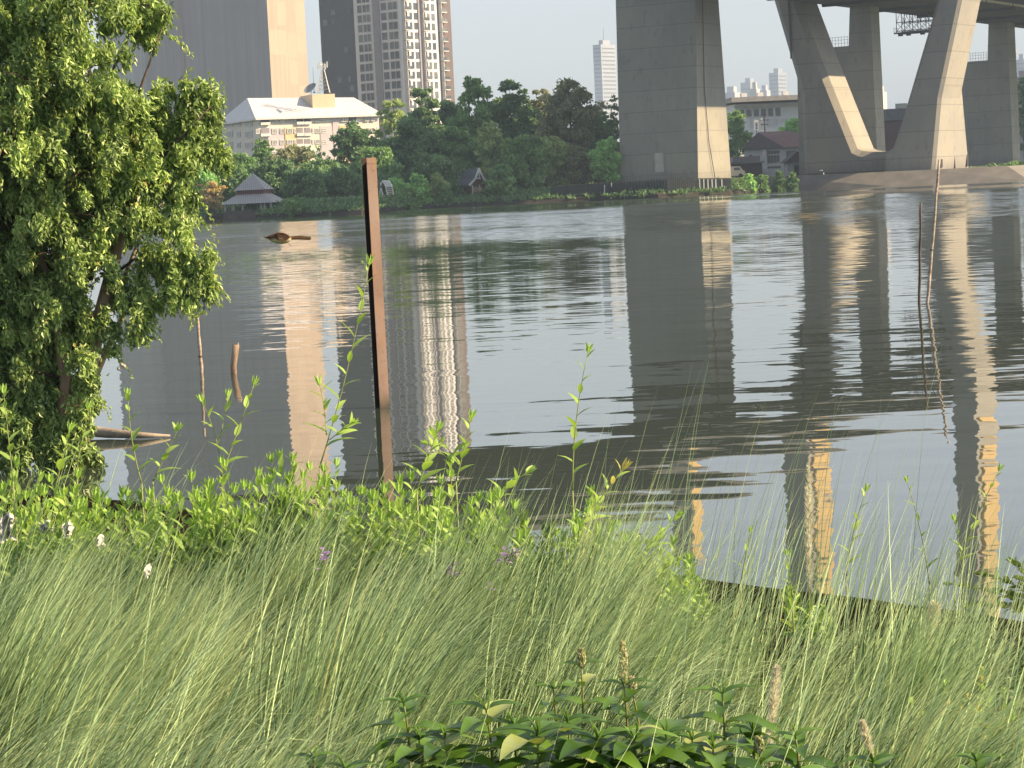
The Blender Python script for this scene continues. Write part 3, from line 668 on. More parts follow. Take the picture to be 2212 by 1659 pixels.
# --- modern white building right of the big pier
u6, w6 = axes(R(-6)); n6 = -w6
c6 = at(1589, 280, 470); c6.z = 2.2
mb_ = thing("office_building", "modern white office building with flat oversailing roof and a long dark window band", "office building", c6)
c6x = lambda x: (2800+.2412*x)/1.8228
c6y = lambda y: (350+.2412*y)/1.8228
def g6(x, y): return onplane(c6x(x), c6y(y), c6, n6)
wh6 = plain("pale_blue_white_wall", (0.76, 0.79, 0.82), (0.68, 0.71, 0.74), 0.7, 0.2)
a_ = g6(390, 300); b2 = g6(1800, 300); zt_ = g6(400, 250).z
mb = MB(); wv = (b2-a_).dot(u6); o_ = Vector((a_.x, a_.y, 2.2)); mb.box(o_+u6*wv/2+w6*8+Z*(zt_-2.2)/2, (wv, 16, zt_-2.2), (u6, w6, Z)); mb.build("wall", wh6, mb_)
mb = MB(); mb.box(o_+u6*(wv/2+0.2)+w6*7+Z*(zt_-2.2+0.8), (wv+3, 20, 1.0), (u6, w6, Z), 0); 
for k in (3, 6.5, 12): mb.box(o_+u6*k+w6*5+Z*(zt_-2.2+2.0), (1.2, 1.6, 0.8), (u6, w6, Z), 1)
mb.build("roof", [plain("roof_edge", (0.33, 0.33, 0.34), rough=0.7), white], mb_)
mb = MB(); p_, q_ = g6(390, 290), g6(1460, 250); mb.box((p_+q_)/2+n6*0.4, ((q_-p_).dot(u6)+1, 0.8, 0.45), (u6, w6, Z)); mb.build("ledge", plain("ledge_white", (0.66, 0.66, 0.66)), mb_)
for k in range(6):
    x0_, x1_ = 445+k*118, 445+k*118+108
    p_, q_ = g6(x0_, 330-k*6), g6(x1_, 462-k*2)
    window(mb_, (p_+q_)/2+n6*0.02, u6, n6, (q_-p_).dot(u6), p_.z-q_.z, wh6, glass, 0, 0.12, 0.06)
for (x0_, y0_, x1_, y1_) in ((640, 470, 690, 640), (900, 490, 1100, 620), (1120, 485, 1440, 540)):
    p_, q_ = g6(x0_, y0_), g6(x1_, y1_)
    window(mb_, (p_+q_)/2+n6*0.03, u6, n6, (q_-p_).dot(u6), p_.z-q_.z, wh6, plain("pale_panel_glass", (0.6, 0.64, 0.68), rough=0.4), 1, 0.1, 0.06)
# signs in front of it
for (x0_, y0_, x1_, y1_, lab) in ((698, 512, 776, 670, "square white sign board with a dark blue mark below the dark window band"), (805, 478, 848, 690, "narrow white banner sign standing right of the square sign board")):
    p_ = at(c6x(x0_), c6y(y0_), 452); q_ = at(c6x(x1_), c6y(y1_), 452); cc = (p_+q_)/2
    sg = thing("sign_board", lab, "sign", Vector((cc.x, cc.y, 2.2)), "signs before the white office building")
    w_, h_ = q_.x-p_.x, p_.z-q_.z
    mb = MB(); mb.box(cc, (w_, 0.15, h_)); mb.build("board", white, sg)
    mb = MB(); mb.tube([Vector((cc.x, cc.y+0.1, 2.2)), cc+Vector((0, 0.12, 0))], 0.08, 6); mb.build("post", steel, sg)
    bl_ = plain("sign_blue", (0.04, 0.08, 0.16)); mb = MB()
    if w_ > 1.5*0.9 and h_ < 4.5:
        mb.bar(cc+Vector((-w_*0.12, -0.09, h_*0.05)), cc+Vector((w_*0.0, -0.09, -h_*0.05)), 0.05, 0.12); mb.bar(cc+Vector((w_*0.0, -0.09, -h_*0.05)), cc+Vector((w_*0.22, -0.09, h_*0.22)), 0.05, 0.14)
        mb.box(cc+Vector((0, -0.085, -h_*0.38)), (w_*0.96, 0.03, h_*0.2))
    else:
        for k in range(5): mb.box(cc+Vector((w_*0.1, -0.09, h_*(0.22-0.14*k))), (w_*0.5, 0.03, h_*0.08))
    mb.build("emblem", bl_, sg)
up_ = thing("utility_pole", "dark utility pole before the white office building right of the banner sign", "utility pole", Vector((at(c6x(880), 300, 445).x, 445, 2.2)))
mb = MB(); xx = at(c6x(880), 300, 445).x; zt_ = at(c6x(880), c6y(450), 445).z; mb.tube([Vector((xx, 445, 2.2)), Vector((xx, 445, zt_))], 0.14, 8); mb.build("post", steel, up_)
mb = MB(); mb.box((xx, 445, zt_-0.7), (1.8, 0.15, 0.15)); mb.box((xx, 445, zt_-1.6), (1.5, 0.15, 0.15)); mb.build("crossarm", steel, up_)

# --- house with red brown hipped roof
c7 = at(c6x(1200), 372, 400); c7.z = 2.2
u7, w7 = axes(R(12)); n7 = -w7
hs_ = thing("riverside_house", "two storey white house with red brown hipped roof between big pier and V leg", "house", c7)
def g7(x, y): return onplane(c6x(x), c6y(y), c7, n7)
pL, pR = g7(535, 990), g7(1700, 950); zr = g7(900, 975).z
wv = (pR-pL).dot(u7); o_ = Vector((pL.x, pL.y, 2.0))
mb = MB(); mb.box(o_+u7*wv/2+w7*5+Z*(zr-2)/2, (wv, 10, zr-2), (u7, w7, Z)); mb.build("wall", plain("pale_blue_wall", (0.66, 0.70, 0.74), (0.58, 0.62, 0.66), 0.8, 0.3), hs_)
eL, eR = g7(500, 990), g7(1740, 940); e0 = Vector((eL.x, eL.y, zr))-w7*0; wv2 = (eR-eL).dot(u7)
mid = onplane(c6x(765), c6y(708), c7+w7*5, n7); mid2 = mid+u7*(wv2*0.45)
q_ = [e0-w7*0.8, e0-w7*0.8+u7*wv2, e0+w7*10.8+u7*wv2, e0+w7*10.8]
splt = onplane(c6x(1200), c6y(942), c7-w7*0.8, n7); splt.z = zr
mb = MB(); mb.add([q_[0], splt, q_[1], q_[2], q_[3], mid, mid2], [(0, 1, 5)], 1); mb.add([q_[0], splt, q_[1], q_[2], q_[3], mid, mid2], [(1, 2, 6, 5), (2, 3, 6), (3, 4, 5, 6), (4, 0, 5), (0, 4, 3, 2, 1)], 0)
redr = plain("red_brown_tiles", (0.25, 0.15, 0.14), (0.20, 0.12, 0.115), 0.8, 0.6); darkr = plain("dark_roof_gable", (0.055, 0.045, 0.05), (0.045, 0.035, 0.04), 0.8, 0.6)
mb.build("roof", [redr, darkr], hs_)
wn7 = plain("house_window_frame", (0.30, 0.33, 0.36), rough=0.6)
for (x0_, y0_, x1_, y1_, b_) in ((620, 1075, 672, 1160, 0), (918, 1015, 1120, 1060, 3), (918, 1085, 1120, 1200, 3), (918, 1265, 1140, 1290, 3), (1225, 1010, 1400, 1110, 1)):
    p_, q_ = g7(x0_, y0_), g7(x1_, y1_); window(hs_, (p_+q_)/2, u7, n7, abs((q_-p_).dot(u7)), p_.z-q_.z, wn7, glass, b_, 0.07, 0.06)
mb = MB(); p_, q_ = g7(835, 985), g7(915, 1360); mb.box((p_+q_)/2+n7*0.2, ((q_-p_).dot(u7), 0.5, p_.z-q_.z), (u7, w7, Z)); mb.build("pilaster", plain("pale_pilaster", (0.74, 0.77, 0.80)), hs_)
# brown single storey annexe and small gabled outhouse
c8 = at(c6x(600), 370, 392); c8.z = 2.0
an = thing("lean_to_shed", "low brown lean-to shed with a pale roof edge left of the white house", "shed", c8)
p_, q_ = at(c6x(335), c6y(1225), 392), at(c6x(832), c6y(1215), 392)
mb = MB(); mb.box(((p_.x+q_.x)/2, 394.5, (p_.z+2)/2), (q_.x-p_.x, 5, p_.z-2)); mb.build("wall", plain("maroon_wall", (0.10, 0.07, 0.075), (0.08, 0.055, 0.06), 0.8, 0.5), an)
mb = MB(); mb.box(((p_.x+q_.x)/2, 394.2, p_.z+0.1), (q_.x-p_.x+0.6, 6.2, 0.22)); mb.box(((p_.x+q_.x)/2, 394.9, p_.z+0.75), (q_.x-p_.x-0.6, 5.2, 0.9)); mb.build("roof", plain("grey_lean_roof", (0.25, 0.23, 0.25)), an)
c9 = at(c6x(1340), 372, 388); c9.z = 2.0
oh = thing("gabled_outhouse", "small white outhouse with a dark gable roof beside the V leg foot", "outhouse", c9)
p_, q_ = at(c6x(1240), c6y(1190), 388), at(c6x(1520), c6y(1190), 388); zt_ = p_.z
mb = MB(); mb.box(((p_.x+q_.x)/2, 390.5, (zt_+2)/2), (q_.x-p_.x, 5, zt_-2)); mb.build("wall", plain("pale_grey_wall", (0.62, 0.65, 0.68)), oh)
pk = at(c6x(1390), c6y(1020), 388).z
xa, xb, xm = at(c6x(1170), 300, 388).x, at(c6x(1540), 300, 388).x+1.2, at(c6x(1390), 300, 388).x
mb = MB(); mb.prism([Vector((xa, 387.2, zt_-0.25)), Vector((xb, 387.2, zt_)), Vector((xm, 387.2, pk))], Vector((0, 6.6, 0))); mb.build("roof", [darkr], oh)
mb = MB(); mb.box((at(c6x(1378), 300, 388).x, 387.97, 3.0), (0.9, 0.1, 2.0)); mb.build("door", dark, oh)
# dark red hall low behind the V
c10 = at(1935, 300, 470); c10.z = 2
rh = thing("red_hall", "dark red walled hall visible low between the V bottom and right leg", "hall", c10)
p_, q_ = at(1880, 262, 470), at(1990, 262, 470)
mb = MB(); mb.box(((p_.x+q_.x)/2, 480, (p_.z+2)/2), (q_.x-p_.x, 18, p_.z-2)); mb.build("wall", plain("dark_red_wall", (0.13, 0.075, 0.085), (0.11, 0.065, 0.07), 0.8, 0.3), rh)
mb = MB(); mb.box(((p_.x+q_.x)/2, 480, p_.z+1.2), (q_.x-p_.x+0.6, 19, 2.4)); mb.build("roof", plain("blue_grey_roof", (0.16, 0.17, 0.20)), rh)

# --- riverside pavilion with two tier roof
c6b = lambda x, y: (384+.1984*x, 302+.1984*y)
pc = onz(550, 467, 0); Yp = shoreY(onz(550, 470, 0).x)+3.0
pvx = at(*c6b(818, 860), Yp); pv_ = thing("river_pavilion", "open riverside pavilion with two tier grey tiled hip roof on a low wall", "pavilion", Vector((pvx.x, Yp, 0.4)))
def tilemat(name, c, sc):
    mt, nt, b = newmat(name)
    g = N(nt, "ShaderNodeTexCoord"); wv_ = N(nt, "ShaderNodeTexWave", wave_type='BANDS', bands_direction='X'); wv_.inputs['Scale'].default_value = sc; wv_.inputs['Distortion'].default_value = 0.3
    nt.links.new(g.outputs['Object'], wv_.inputs[0]); nn = noise(nt, 1.2, 4)
    cc = mixrgb(nt, tuple(x*0.6 for x in c), c, ramp(nt, wv_.outputs['Fac'], 0.2, 0.8)); cc = mixrgb(nt, cc, tuple(x*0.8 for x in c), ramp(nt, nn.outputs[0], 0.4, 0.7))
    nt.links.new(cc, b.inputs['Base Color']); b.inputs['Roughness'].default_value = 0.8; return mt
tile = tilemat("grey_roof_tiles", (0.44, 0.44, 0.44), 1.1)
s_ = 300/4800  # placeholder scale
def A_(x, y, dY=0): return at(*c6b(x, y), Yp+dY)
thp = R(10); up_v = Vector((math.cos(thp), -math.sin(thp), 0)); wp_v = Vector((math.sin(thp), math.cos(thp), 0))
apex = A_(818, 362); ctr = Vector((apex.x, Yp, 0))
def hip(zt_, ze, hw, ht=0.0):
    e_ = [ctr+up_v*a_*hw+wp_v*b2*hw+Z*ze for a_, b2 in ((-1, -1), (1, -1), (1, 1), (-1, 1))]
    t_ = [ctr+up_v*a_*ht+wp_v*b2*ht+Z*zt_ for a_, b2 in ((-1, -1), (1, -1), (1, 1), (-1, 1))]
    return e_, t_
zu, zue = apex.z, A_(840, 545).z
hwu = (A_(1035, 530).x-A_(632, 545).x)/2*0.90; hwl = (A_(1190, 660).x-A_(500, 700).x)/2*0.86
zlt, zle = A_(840, 590).z, A_(840, 690).z
mb = MB()
e_, t_ = hip(zu, zue, hwu); mb.add(e_+[t_[0]], [(0, 1, 4), (1, 2, 4), (2, 3, 4), (3, 0, 4), (0, 3, 2, 1)])
mb.tube([t_[0]-Z*0.1, t_[0]+Z*0.35], [0.09, 0.03], 6)
mb.build("upper_roof", tile, pv_)
mb = MB(); e_, t_ = hip(zlt, zle, hwl, hwu*0.84); mb.add(e_+t_, [(0, 1, 5, 4), (1, 2, 6, 5), (2, 3, 7, 6), (3, 0, 4, 7), (0, 3, 2, 1), (4, 5, 6, 7)]); mb.build("lower_roof", tile, pv_)
mb = MB(); mb.box(ctr+Z*(zlt+zue)/2, (hwu*1.66, hwu*1.66, abs(zue-zlt)+0.1), (up_v, wp_v, Z)); mb.build("clerestory", plain("red_brown_timber", (0.16, 0.07, 0.06)), pv_)
zf = A_(840, 775).z
wood = plain("pale_post", (0.42, 0.40, 0.38))
for a_ in (-0.86, -0.55, -0.2, 0.5, 0.62, 0.86):
    for b2 in (-0.86, 0.86):
        mb = MB(); q_ = ctr+up_v*a_*hwl+wp_v*b2*hwl; mb.box(Vector((q_.x, q_.y, (zle+zf)/2)), (0.22, 0.22, zle-zf+0.1), (up_v, wp_v, Z)); mb.build("post", wood, pv_)
for a_ in (-0.87, 0.87):
    mb = MB(); q_ = ctr+up_v*a_*hwl; mb.box(Vector((q_.x, q_.y, (zle+zf)/2)), (0.2, 0.2, zle-zf), (up_v, wp_v, Z)); mb.build("post", wood, pv_)
mb = MB(); mb.box(ctr+Z*(zf+0)/2, (hwl*1.86, hwl*1.86, zf+0.3), (up_v, wp_v, Z)); mb.build("base_wall", plain("dark_stone_base", (0.12, 0.105, 0.09), (0.08, 0.07, 0.06), 0.9, 0.8, bump=0.4), pv_)
mb = MB(); q_ = A_(790, 688); q_.y = Yp-hwl*0.7
bmx = bmesh.new(); bmesh.ops.create_icosphere(bmx, subdivisions=2, radius=0.16)
mb.add([v.co+q_ for v in bmx.verts], [tuple(v.index for v in f.verts) for f in bmx.faces]); bmx.free(); mb.tube([q_, q_+Z*0.5], 0.015, 5); mb.build("globe_lamp", white, pv_)

# --- steep roofed hut
cz = lambda x, y: ((1450+.22604*x)/1.8228, (650+.22604*y)/1.8228)
Yh = 334
hc = at(*cz(1850, 400), Yh); hut = thing("steep_roofed_hut", "small hut with steep slate roof and white gable boards on the grassy far bank", "hut", Vector((hc.x, Yh, 1.8)))
def Hh(x, y, d=0): return at(*cz(x, y), Yh+d)
thh = R(42); uh, wh_ = axes(thh)    # gable faces right and forward, ridge runs back left
g0h = Hh(1920, 60); nG = Vector((math.sin(R(35)), -math.cos(R(35)), 0)); uG = Vector((math.cos(R(35)), math.sin(R(35)), 0))
def GP(x, y): return onplane(*cz(x, y), g0h, nG)
slate = plain("slate_roof", (0.13, 0.145, 0.175), (0.10, 0.115, 0.14), 0.7, 0.8)
apx_ = GP(1920, 60); l1, l2 = GP(1860, 235), GP(1750, 355); r1, r2 = GP(2005, 245), GP(2080, 320)
r1 = apx_+uG*(apx_-l1).dot(uG)+Z*(l1.z-apx_.z); r2 = apx_+uG*(apx_-l2).dot(uG)*0.9+Z*(l2.z-apx_.z)
bk = -nG*4.2
mb = MB(); mb.add([apx_, l1, l2, apx_+bk*0.82, l1+bk, l2+bk*1.05, r1, r2, r1+bk, r2+bk*1.05], [(0, 1, 4, 3), (1, 2, 5, 4), (0, 3, 8, 6), (6, 8, 9, 7)])
o = mb.build("roof", slate, hut); sol = o.modifiers.new("s", 'SOLIDIFY'); sol.thickness = 0.12
mb = MB(); f_ = nG*0.12
for a_, b2 in ((apx_, l1), (l1, l2), (apx_, r1), (r1, r2)): mb.bar(a_+f_, b2+f_, 0.12, 0.3)
mb.bar(l1+f_+uG*0.2, r1+f_-uG*0.5, 0.12, 0.22); mb.bar(apx_+f_-Z*0.3, (l1+r1)/2+f_, 0.1, 0.14); mb.build("gable_boards", white, hut)
zb_ = 1.7
mb = MB(); q0 = l2+uG*0.5; q1 = r2-uG*0.5
mb.prism([Vector((q0.x, q0.y, zb_))-nG*0.4, Vector((q1.x, q1.y, zb_))-nG*0.4, q1-nG*0.4, r1-nG*0.4-Z*0.25, apx_-nG*0.4-Z*0.3, l1-nG*0.4-Z*0.25, q0-nG*0.4], bk*0.85); mb.build("wall", plain("brown_timber_wall", (0.17, 0.10, 0.07), (0.13, 0.08, 0.06), 0.8, 1.0), hut)
for k in (0.3, 0.62):
    mb = MB(); q_ = q0+(q1-q0)*k-nG*0.36; mb.box(Vector((q_.x, q_.y, (q0.z+zb_)/2-0.1)), (0.85, 0.1, 0.95), (uG, nG, Z)); mb.build("shutter", plain("tan_panel", (0.55, 0.43, 0.30)), hut)
for k in (0.02, 0.5, 0.98):
    mb = MB(); q_ = q0+(q1-q0)*k+nG*0.15; mb.box(Vector((q_.x, q_.y, (q0.z+zb_)/2)), (0.13, 0.13, q0.z-zb_), (uG, nG, Z)); mb.build("post", white, hut)

# --- small white framed A shaped shelter
sc_ = at(*cz(330, 560), 318); she = thing("white_lookout_seat", "small white slanted shelter frame standing beside the rusty post at the far waterline", "shelter", Vector((sc_.x, 318, 0.9)))
def Sx(x, y, d=0): return at(*cz(x, y), 318+d)
mb = MB(); mb.prism([Sx(240, 278), Sx(355, 278), Sx(415, 378), Sx(300, 382)], Vector((0.1, 0.35, 0.1))); mb.build("roof", white, she)
mb = MB()
for a_, b2 in (((415, 380), (452, 565)), ((302, 382), (350, 580)), ((240, 285), (205, 400)), ((222, 400), (280, 590)), ((215, 300), (200, 560))): mb.bar(Sx(*a_), Sx(*b2), 0.14)
for k in range(5): mb.bar(Sx(312+k*9, 410+k*34, 0.05), Sx(418+k*7, 405+k*34, 0.05), 0.07)
mb.build("frame", white, she)
mb = MB(); mb.prism([Sx(310, 392, 0.3), Sx(412, 388, 0.3), Sx(440, 540, 0.3), Sx(348, 552, 0.3)], Vector((0, 0.12, 0))); mb.build("seat_back", plain("cane_panel", (0.38, 0.32, 0.25)), she)

# --- dark hoarding along the bank below the big pier
hd_ = thing("site_hoarding", "long dark green corrugated hoarding along the far bank below the big pier", "hoarding", at(1400, 412, 338))
LOC[hd_.name] = Vector(hd_.location)
mb = MB(); pts = []
for x, yt, yb in ((1188, 403, 431), (1230, 399, 428), (1300, 394, 424), (1350, 391, 420), (1440, 386, 414), (1500, 385, 411), (1545, 384.5, 408), (1580, 384.5, 406)):
    Yw = shoreY(at(x, 415, 325).x)+1.6; pts.append((at(x, yt, Yw), Yw))
for i in range(len(pts)-1):
    (a_, Ya), (b2, Yb) = pts[i], pts[i+1]; n_ = 14
    for k in range(n_):
        p_ = a_+(b2-a_)*(k/n_); q_ = a_+(b2-a_)*((k+0.72)/n_); 
        h_ = p_.z-0.3; mb.box(((p_.x+q_.x)/2, (p_.y+q_.y)/2, 0.3+h_/2), (abs(q_.x-p_.x), 0.06, h_)); 
    mb.bar(a_-Z*0.5+Vector((0, 0.08, 0)), b2-Z*0.5+Vector((0, 0.08, 0)), 0.08); mb.bar(a_-Z*(a_.z-0.9)+Vector((0, 0.08, 0)), b2-Z*(b2.z-0.9)+Vector((0, 0.08, 0)), 0.08)
    mb.prism([a_+Vector((0, 0.14, 0))-Z*0.1, b2+Vector((0, 0.14, 0))-Z*0.1, Vector((b2.x, b2.y+0.14, 0.3)), Vector((a_.x, a_.y+0.14, 0.3))], Vector((0, 0.03, 0)))
mb.build("sheet_panel", plain("dark_green_sheet", (0.035, 0.05, 0.045), (0.05, 0.06, 0.06), 0.6, 1.5, (1, 1, 0.2)), hd_)
for x in (1511, 1520, 1529, 1538, 1546, 1559):
    Yw = shoreY(at(x, 415, 325).x)+1.4; a_ = at(x, 387, Yw); mb = MB(); mb.box((a_.x, Yw, (a_.z+0.5)/2), (0.16, 0.16, a_.z-0.5)); mb.build("post", white, hd_)
for (x, yt, yb) in ((1306, 400, 416), (1321, 395, 404)):
    Yw = shoreY(at(x, 415, 325).x)+1.2; a_, b2 = at(x, yt, Yw), at(x, yb, Yw); mb = MB(); mb.bar(a_, b2, 0.14); mb.build("post", white, hd_)
# --- pale containers and boards between the trees
for i, (x0_, x1_, y0_, y1_, lab, cc) in enumerate(((1205, 1232, 387, 402, "pale blue grey site cabin left of the cream boarded cabin", (0.45, 0.5, 0.55)), (1236, 1246, 388, 400, "narrow pale blue tank between the two site cabins", (0.42, 0.47, 0.52)), (1250, 1285, 376, 399, "cream boarded site cabin under the brownish tree", (0.42, 0.38, 0.33)))):
    Yc = 362; a_, b2 = at(x0_, y0_, Yc), at(x1_, y1_, Yc)
    sb = thing("site_cabin", lab, "site cabin", Vector(((a_.x+b2.x)/2, Yc, 2.1)), "site cabins by the trees")
    mb = MB(); h_ = a_.z-1.9; mb.box(((a_.x+b2.x)/2, Yc+1.2, 1.9+h_/2), (b2.x-a_.x, 2.4, h_))
    for k in range(5): mb.box((a_.x+(b2.x-a_.x)*(k+0.5)/5, Yc-0.03, 1.9+h_/2), (0.06, 0.06, h_*0.9))
    mb.build("wall", plain("cabin_wall", cc), sb); mb = MB(); mb.box(((a_.x+b2.x)/2, Yc+1.2, a_.z+0.06), (b2.x-a_.x+0.2, 2.6, 0.12)); mb.build("roof", plain("cabin_roof", tuple(x*0.8 for x in cc)), sb)
# --- things at the foot of the piers
a_ = at(1582, 376, 350); vn = thing("parked_van", "small bright cream van parked at the foot of the big pier", "van", Vector((a_.x, 350, 2.2)))
vb = Vector((a_.x, 350, 2.3)); mb = MB(); prof = [(-1.9, 0.3), (1.9, 0.3), (1.9, 1.0), (1.55, 1.15), (1.15, 1.75), (-1.75, 1.8), (-1.9, 1.5)]
mb.prism([vb+Vector((x, -0.85, z_)) for x, z_ in prof], Vector((0, 1.7, 0))); mb.build("body", plain("cream_paint", (0.72, 0.66, 0.56), rough=0.4), vn)
mb = MB(); mb.prism([vb+Vector((x, -0.87, z_)) for x, z_ in ((1.3, 1.15), (1.05, 1.6), (0.2, 1.6), (0.2, 1.15))], Vector((0, 1.74, 0))); mb.build("window", glass, vn)
for x in (-1.2, 1.2):
    mb = MB(); mb.tube([vb+Vector((x, -0.9, 0.32)), vb+Vector((x, -0.68, 0.32))], 0.32, 12); mb.build("wheel", dark, vn)
a_ = at(1755, 372, 352); eb = thing("equipment_box", "small dark box with white lids beside the foot of the V leg", "equipment box", Vector((a_.x, 352, 2.15)))
q_ = Vector((a_.x, 342.5, 2.15)); mb = MB(); mb.box(q_+Z*0.3, (0.5, 0.5, 0.6)); mb.build("cabinet", dark, eb)
mb = MB(); mb.box(q_+Vector((0.05, 0, 0.66)), (0.5, 0.55, 0.1)); mb.build("lid", white, eb)
mb = MB(); mb.box(q_+Vector((0.36, -0.1, 0.18)), (0.2, 0.35, 0.3)); mb.build("side_unit", white, eb)
# ------------------------------------------------------------ far trees
def leaf_cards(c, L, W, dirn, rs, fold=0.18):
    """kite shaped folded leaves: c centres (n,3), dirn (n,3) pointing along the leaf"""
    n = len(c); d = unit(dirn); r_ = unit(rs.normal(size=(n, 3))); s = unit(np.cross(d, r_)); nn = np.cross(s, d)
    L = np.asarray(L).reshape(-1, 1)*np.ones((n, 1)); W = np.asarray(W).reshape(-1, 1)*np.ones((n, 1))
    v = np.empty((n, 4, 3)); v[:, 0] = c-d*L/2; v[:, 1] = c+s*W/2+nn*W*fold; v[:, 2] = c+d*L/2-nn*L*0.08; v[:, 3] = c-s*W/2+nn*W*fold
    f = np.arange(n*4).reshape(n, 4)
    return v.reshape(-1, 3), f
def clump_points(cl, n, rs, shell=0.55):
    """n points in ellipsoid (cx,cy,cz,rx,ry,rz), mostly towards its outside"""
    u_ = unit(rs.normal(size=(n, 3))); r_ = shell+(1-shell)*rs.random((n, 1)); r_ = r_*(1+0.12*rs.normal(size=(n, 1)))
    return np.array(cl[:3])+u_*r_*np.array(cl[3:6]), u_
barkm = plain("far_bark", (0.09, 0.075, 0.06), (0.06, 0.05, 0.04), 0.9, 1.0)
TM = {
 'dark': leafmat("dark_green_leaves", (0.101, 0.203, 0.102), (0.244, 0.408, 0.181), 0.3, 0.6),
 'mid': leafmat("mid_green_leaves", (0.143, 0.283, 0.121), (0.346, 0.55, 0.217), 0.35, 0.6),
 'olive': leafmat("olive_leaves", (0.258, 0.39, 0.166), (0.576, 0.689, 0.289), 0.35, 0.6),
 'fresh': leafmat("fresh_green_leaves", (0.232, 0.468, 0.181), (0.491, 0.812, 0.31), 0.35, 0.6),
 'brown': leafmat("brownish_leaves", (0.187, 0.235, 0.138), (0.431, 0.438, 0.253), 0.3, 0.6),
 'rust': leafmat("rust_tinged_leaves", (0.373, 0.374, 0.166), (0.808, 0.594, 0.289), 0.35, 0.6),
}
def far_tree(px, ytop, ybase, hw, Y, style, label, dens=1.0, shape='round', name="tree", trunk=True, group=None, gaps=0.0, seed=None):
    rs = np.random.default_rng(int(px*7+ytop) if seed is None else seed)
    base = at(px, ybase, Y); gz = farz(Y-shoreY(base.x)); base.z = gz
    topz = at(px, ytop, Y).z; H = topz-gz; rw = hw/F*Y*1.12
    root = thing(name, label, "tree" if name.endswith('tree') else "shrub", base, group)
    zlo = gz+H*(0.12 if shape != 'umbrella' else 0.42)
    nb = {'round': 16, 'column': 15, 'umbrella': 17, 'bush': 9, 'weep': 15}[shape]
    cls = []
    for i in range(nb):
        f = (i+0.5)/nb; z_ = zlo+(topz-zlo)*(f*0.90)
        prof = {'round': math.sin(math.pi*min(1, 0.24+0.62*f))**0.6, 'column': 0.98-0.38*f, 'umbrella': 0.55+0.55*math.sin(math.pi*f*0.9), 'bush': 1-0.45*f, 'weep': 1.0-0.35*f}[shape]
        R_ = rw*prof; a_ = i*2.399+rs.random(); rr = rw*0.46*(0.75+0.6*rs.random())*(1 if f < 0.8 else 0.85)
        off = max(0, R_-rr*0.85)*(0.55+0.45*rs.random())
        cls.append((base.x+math.cos(a_)*off, base.y+math.sin(a_)*off*0.8, z_, rr, rr*0.85, rr*(0.62+0.3*rs.random())*(1.5 if shape == 'weep' else 1)))
    cls.append((base.x, base.y, topz-rw*0.22, rw*0.34, rw*0.3, rw*0.26))
    mpp = Y/F   # metres per picture unit
    V_, FF, VA = [], [], []; k = 0
    for cl in cls:
        area = (cl[3]*cl[5])/(mpp**2); n = int(area*0.85*dens*(0.5 if rs.random() < gaps else 1))+20
        sub = 5+int(rs.random()*3)     # leaf sprays inside each limb's foliage
        for _ in range(sub):
            sp, _u = clump_points(cl, 1, rs, 0.6); sp = sp[0]; rr = cl[3]*(0.38+0.25*rs.random())
            p_, u_ = clump_points((sp[0], sp[1], sp[2], rr, rr, rr*0.6), max(6, n//sub), rs, 0.35)
            d_ = u_*0.6+rs.normal(size=p_.shape)*0.6+np.array([0, 0, -0.25 if shape != 'weep' else -1.0])
            sz = (0.30+0.22*rs.random(len(p_)))*(Y/350)
            v, f = leaf_cards(p_, sz*1.5, sz*0.85, d_, rs); V_.append(v); FF.append(f+k); k += len(v)
            tone = rs.random()*0.5; VA.append(np.clip(tone+0.5*rs.random(len(f)), 0, 1))
    array_mesh("crown", np.concatenate(V_), np.concatenate(FF), TM[style], root, var=np.concatenate(VA))
    if trunk:
        mb = MB(); r0_ = max(0.14, H*0.018); kx = rs.normal()*0.4
        pts = [base-Z*0.3, base+Vector((kx*0.4, 0, H*0.3)), base+Vector((kx, 0, H*0.6)), base+Vector((kx*0.6, 0, H*0.86))]
        mb.tube(pts, [r0_, r0_*0.8, r0_*0.55, r0_*0.2], 7)
        for cl in cls[2::2]:
            f = np.clip((cl[2]-gz)/H-0.16, 0.1, 0.8); st = base+Vector((kx*f, 0, H*f)); mb.tube([st, (st+Vector(cl[:3]))/2+Z*0.3, Vector(cl[:3])], [r0_*0.4, r0_*0.28, r0_*0.1], 5)
        mb.build("trunk", barkm, root, smooth=True)
    return root
G1 = "trees along the far bank"
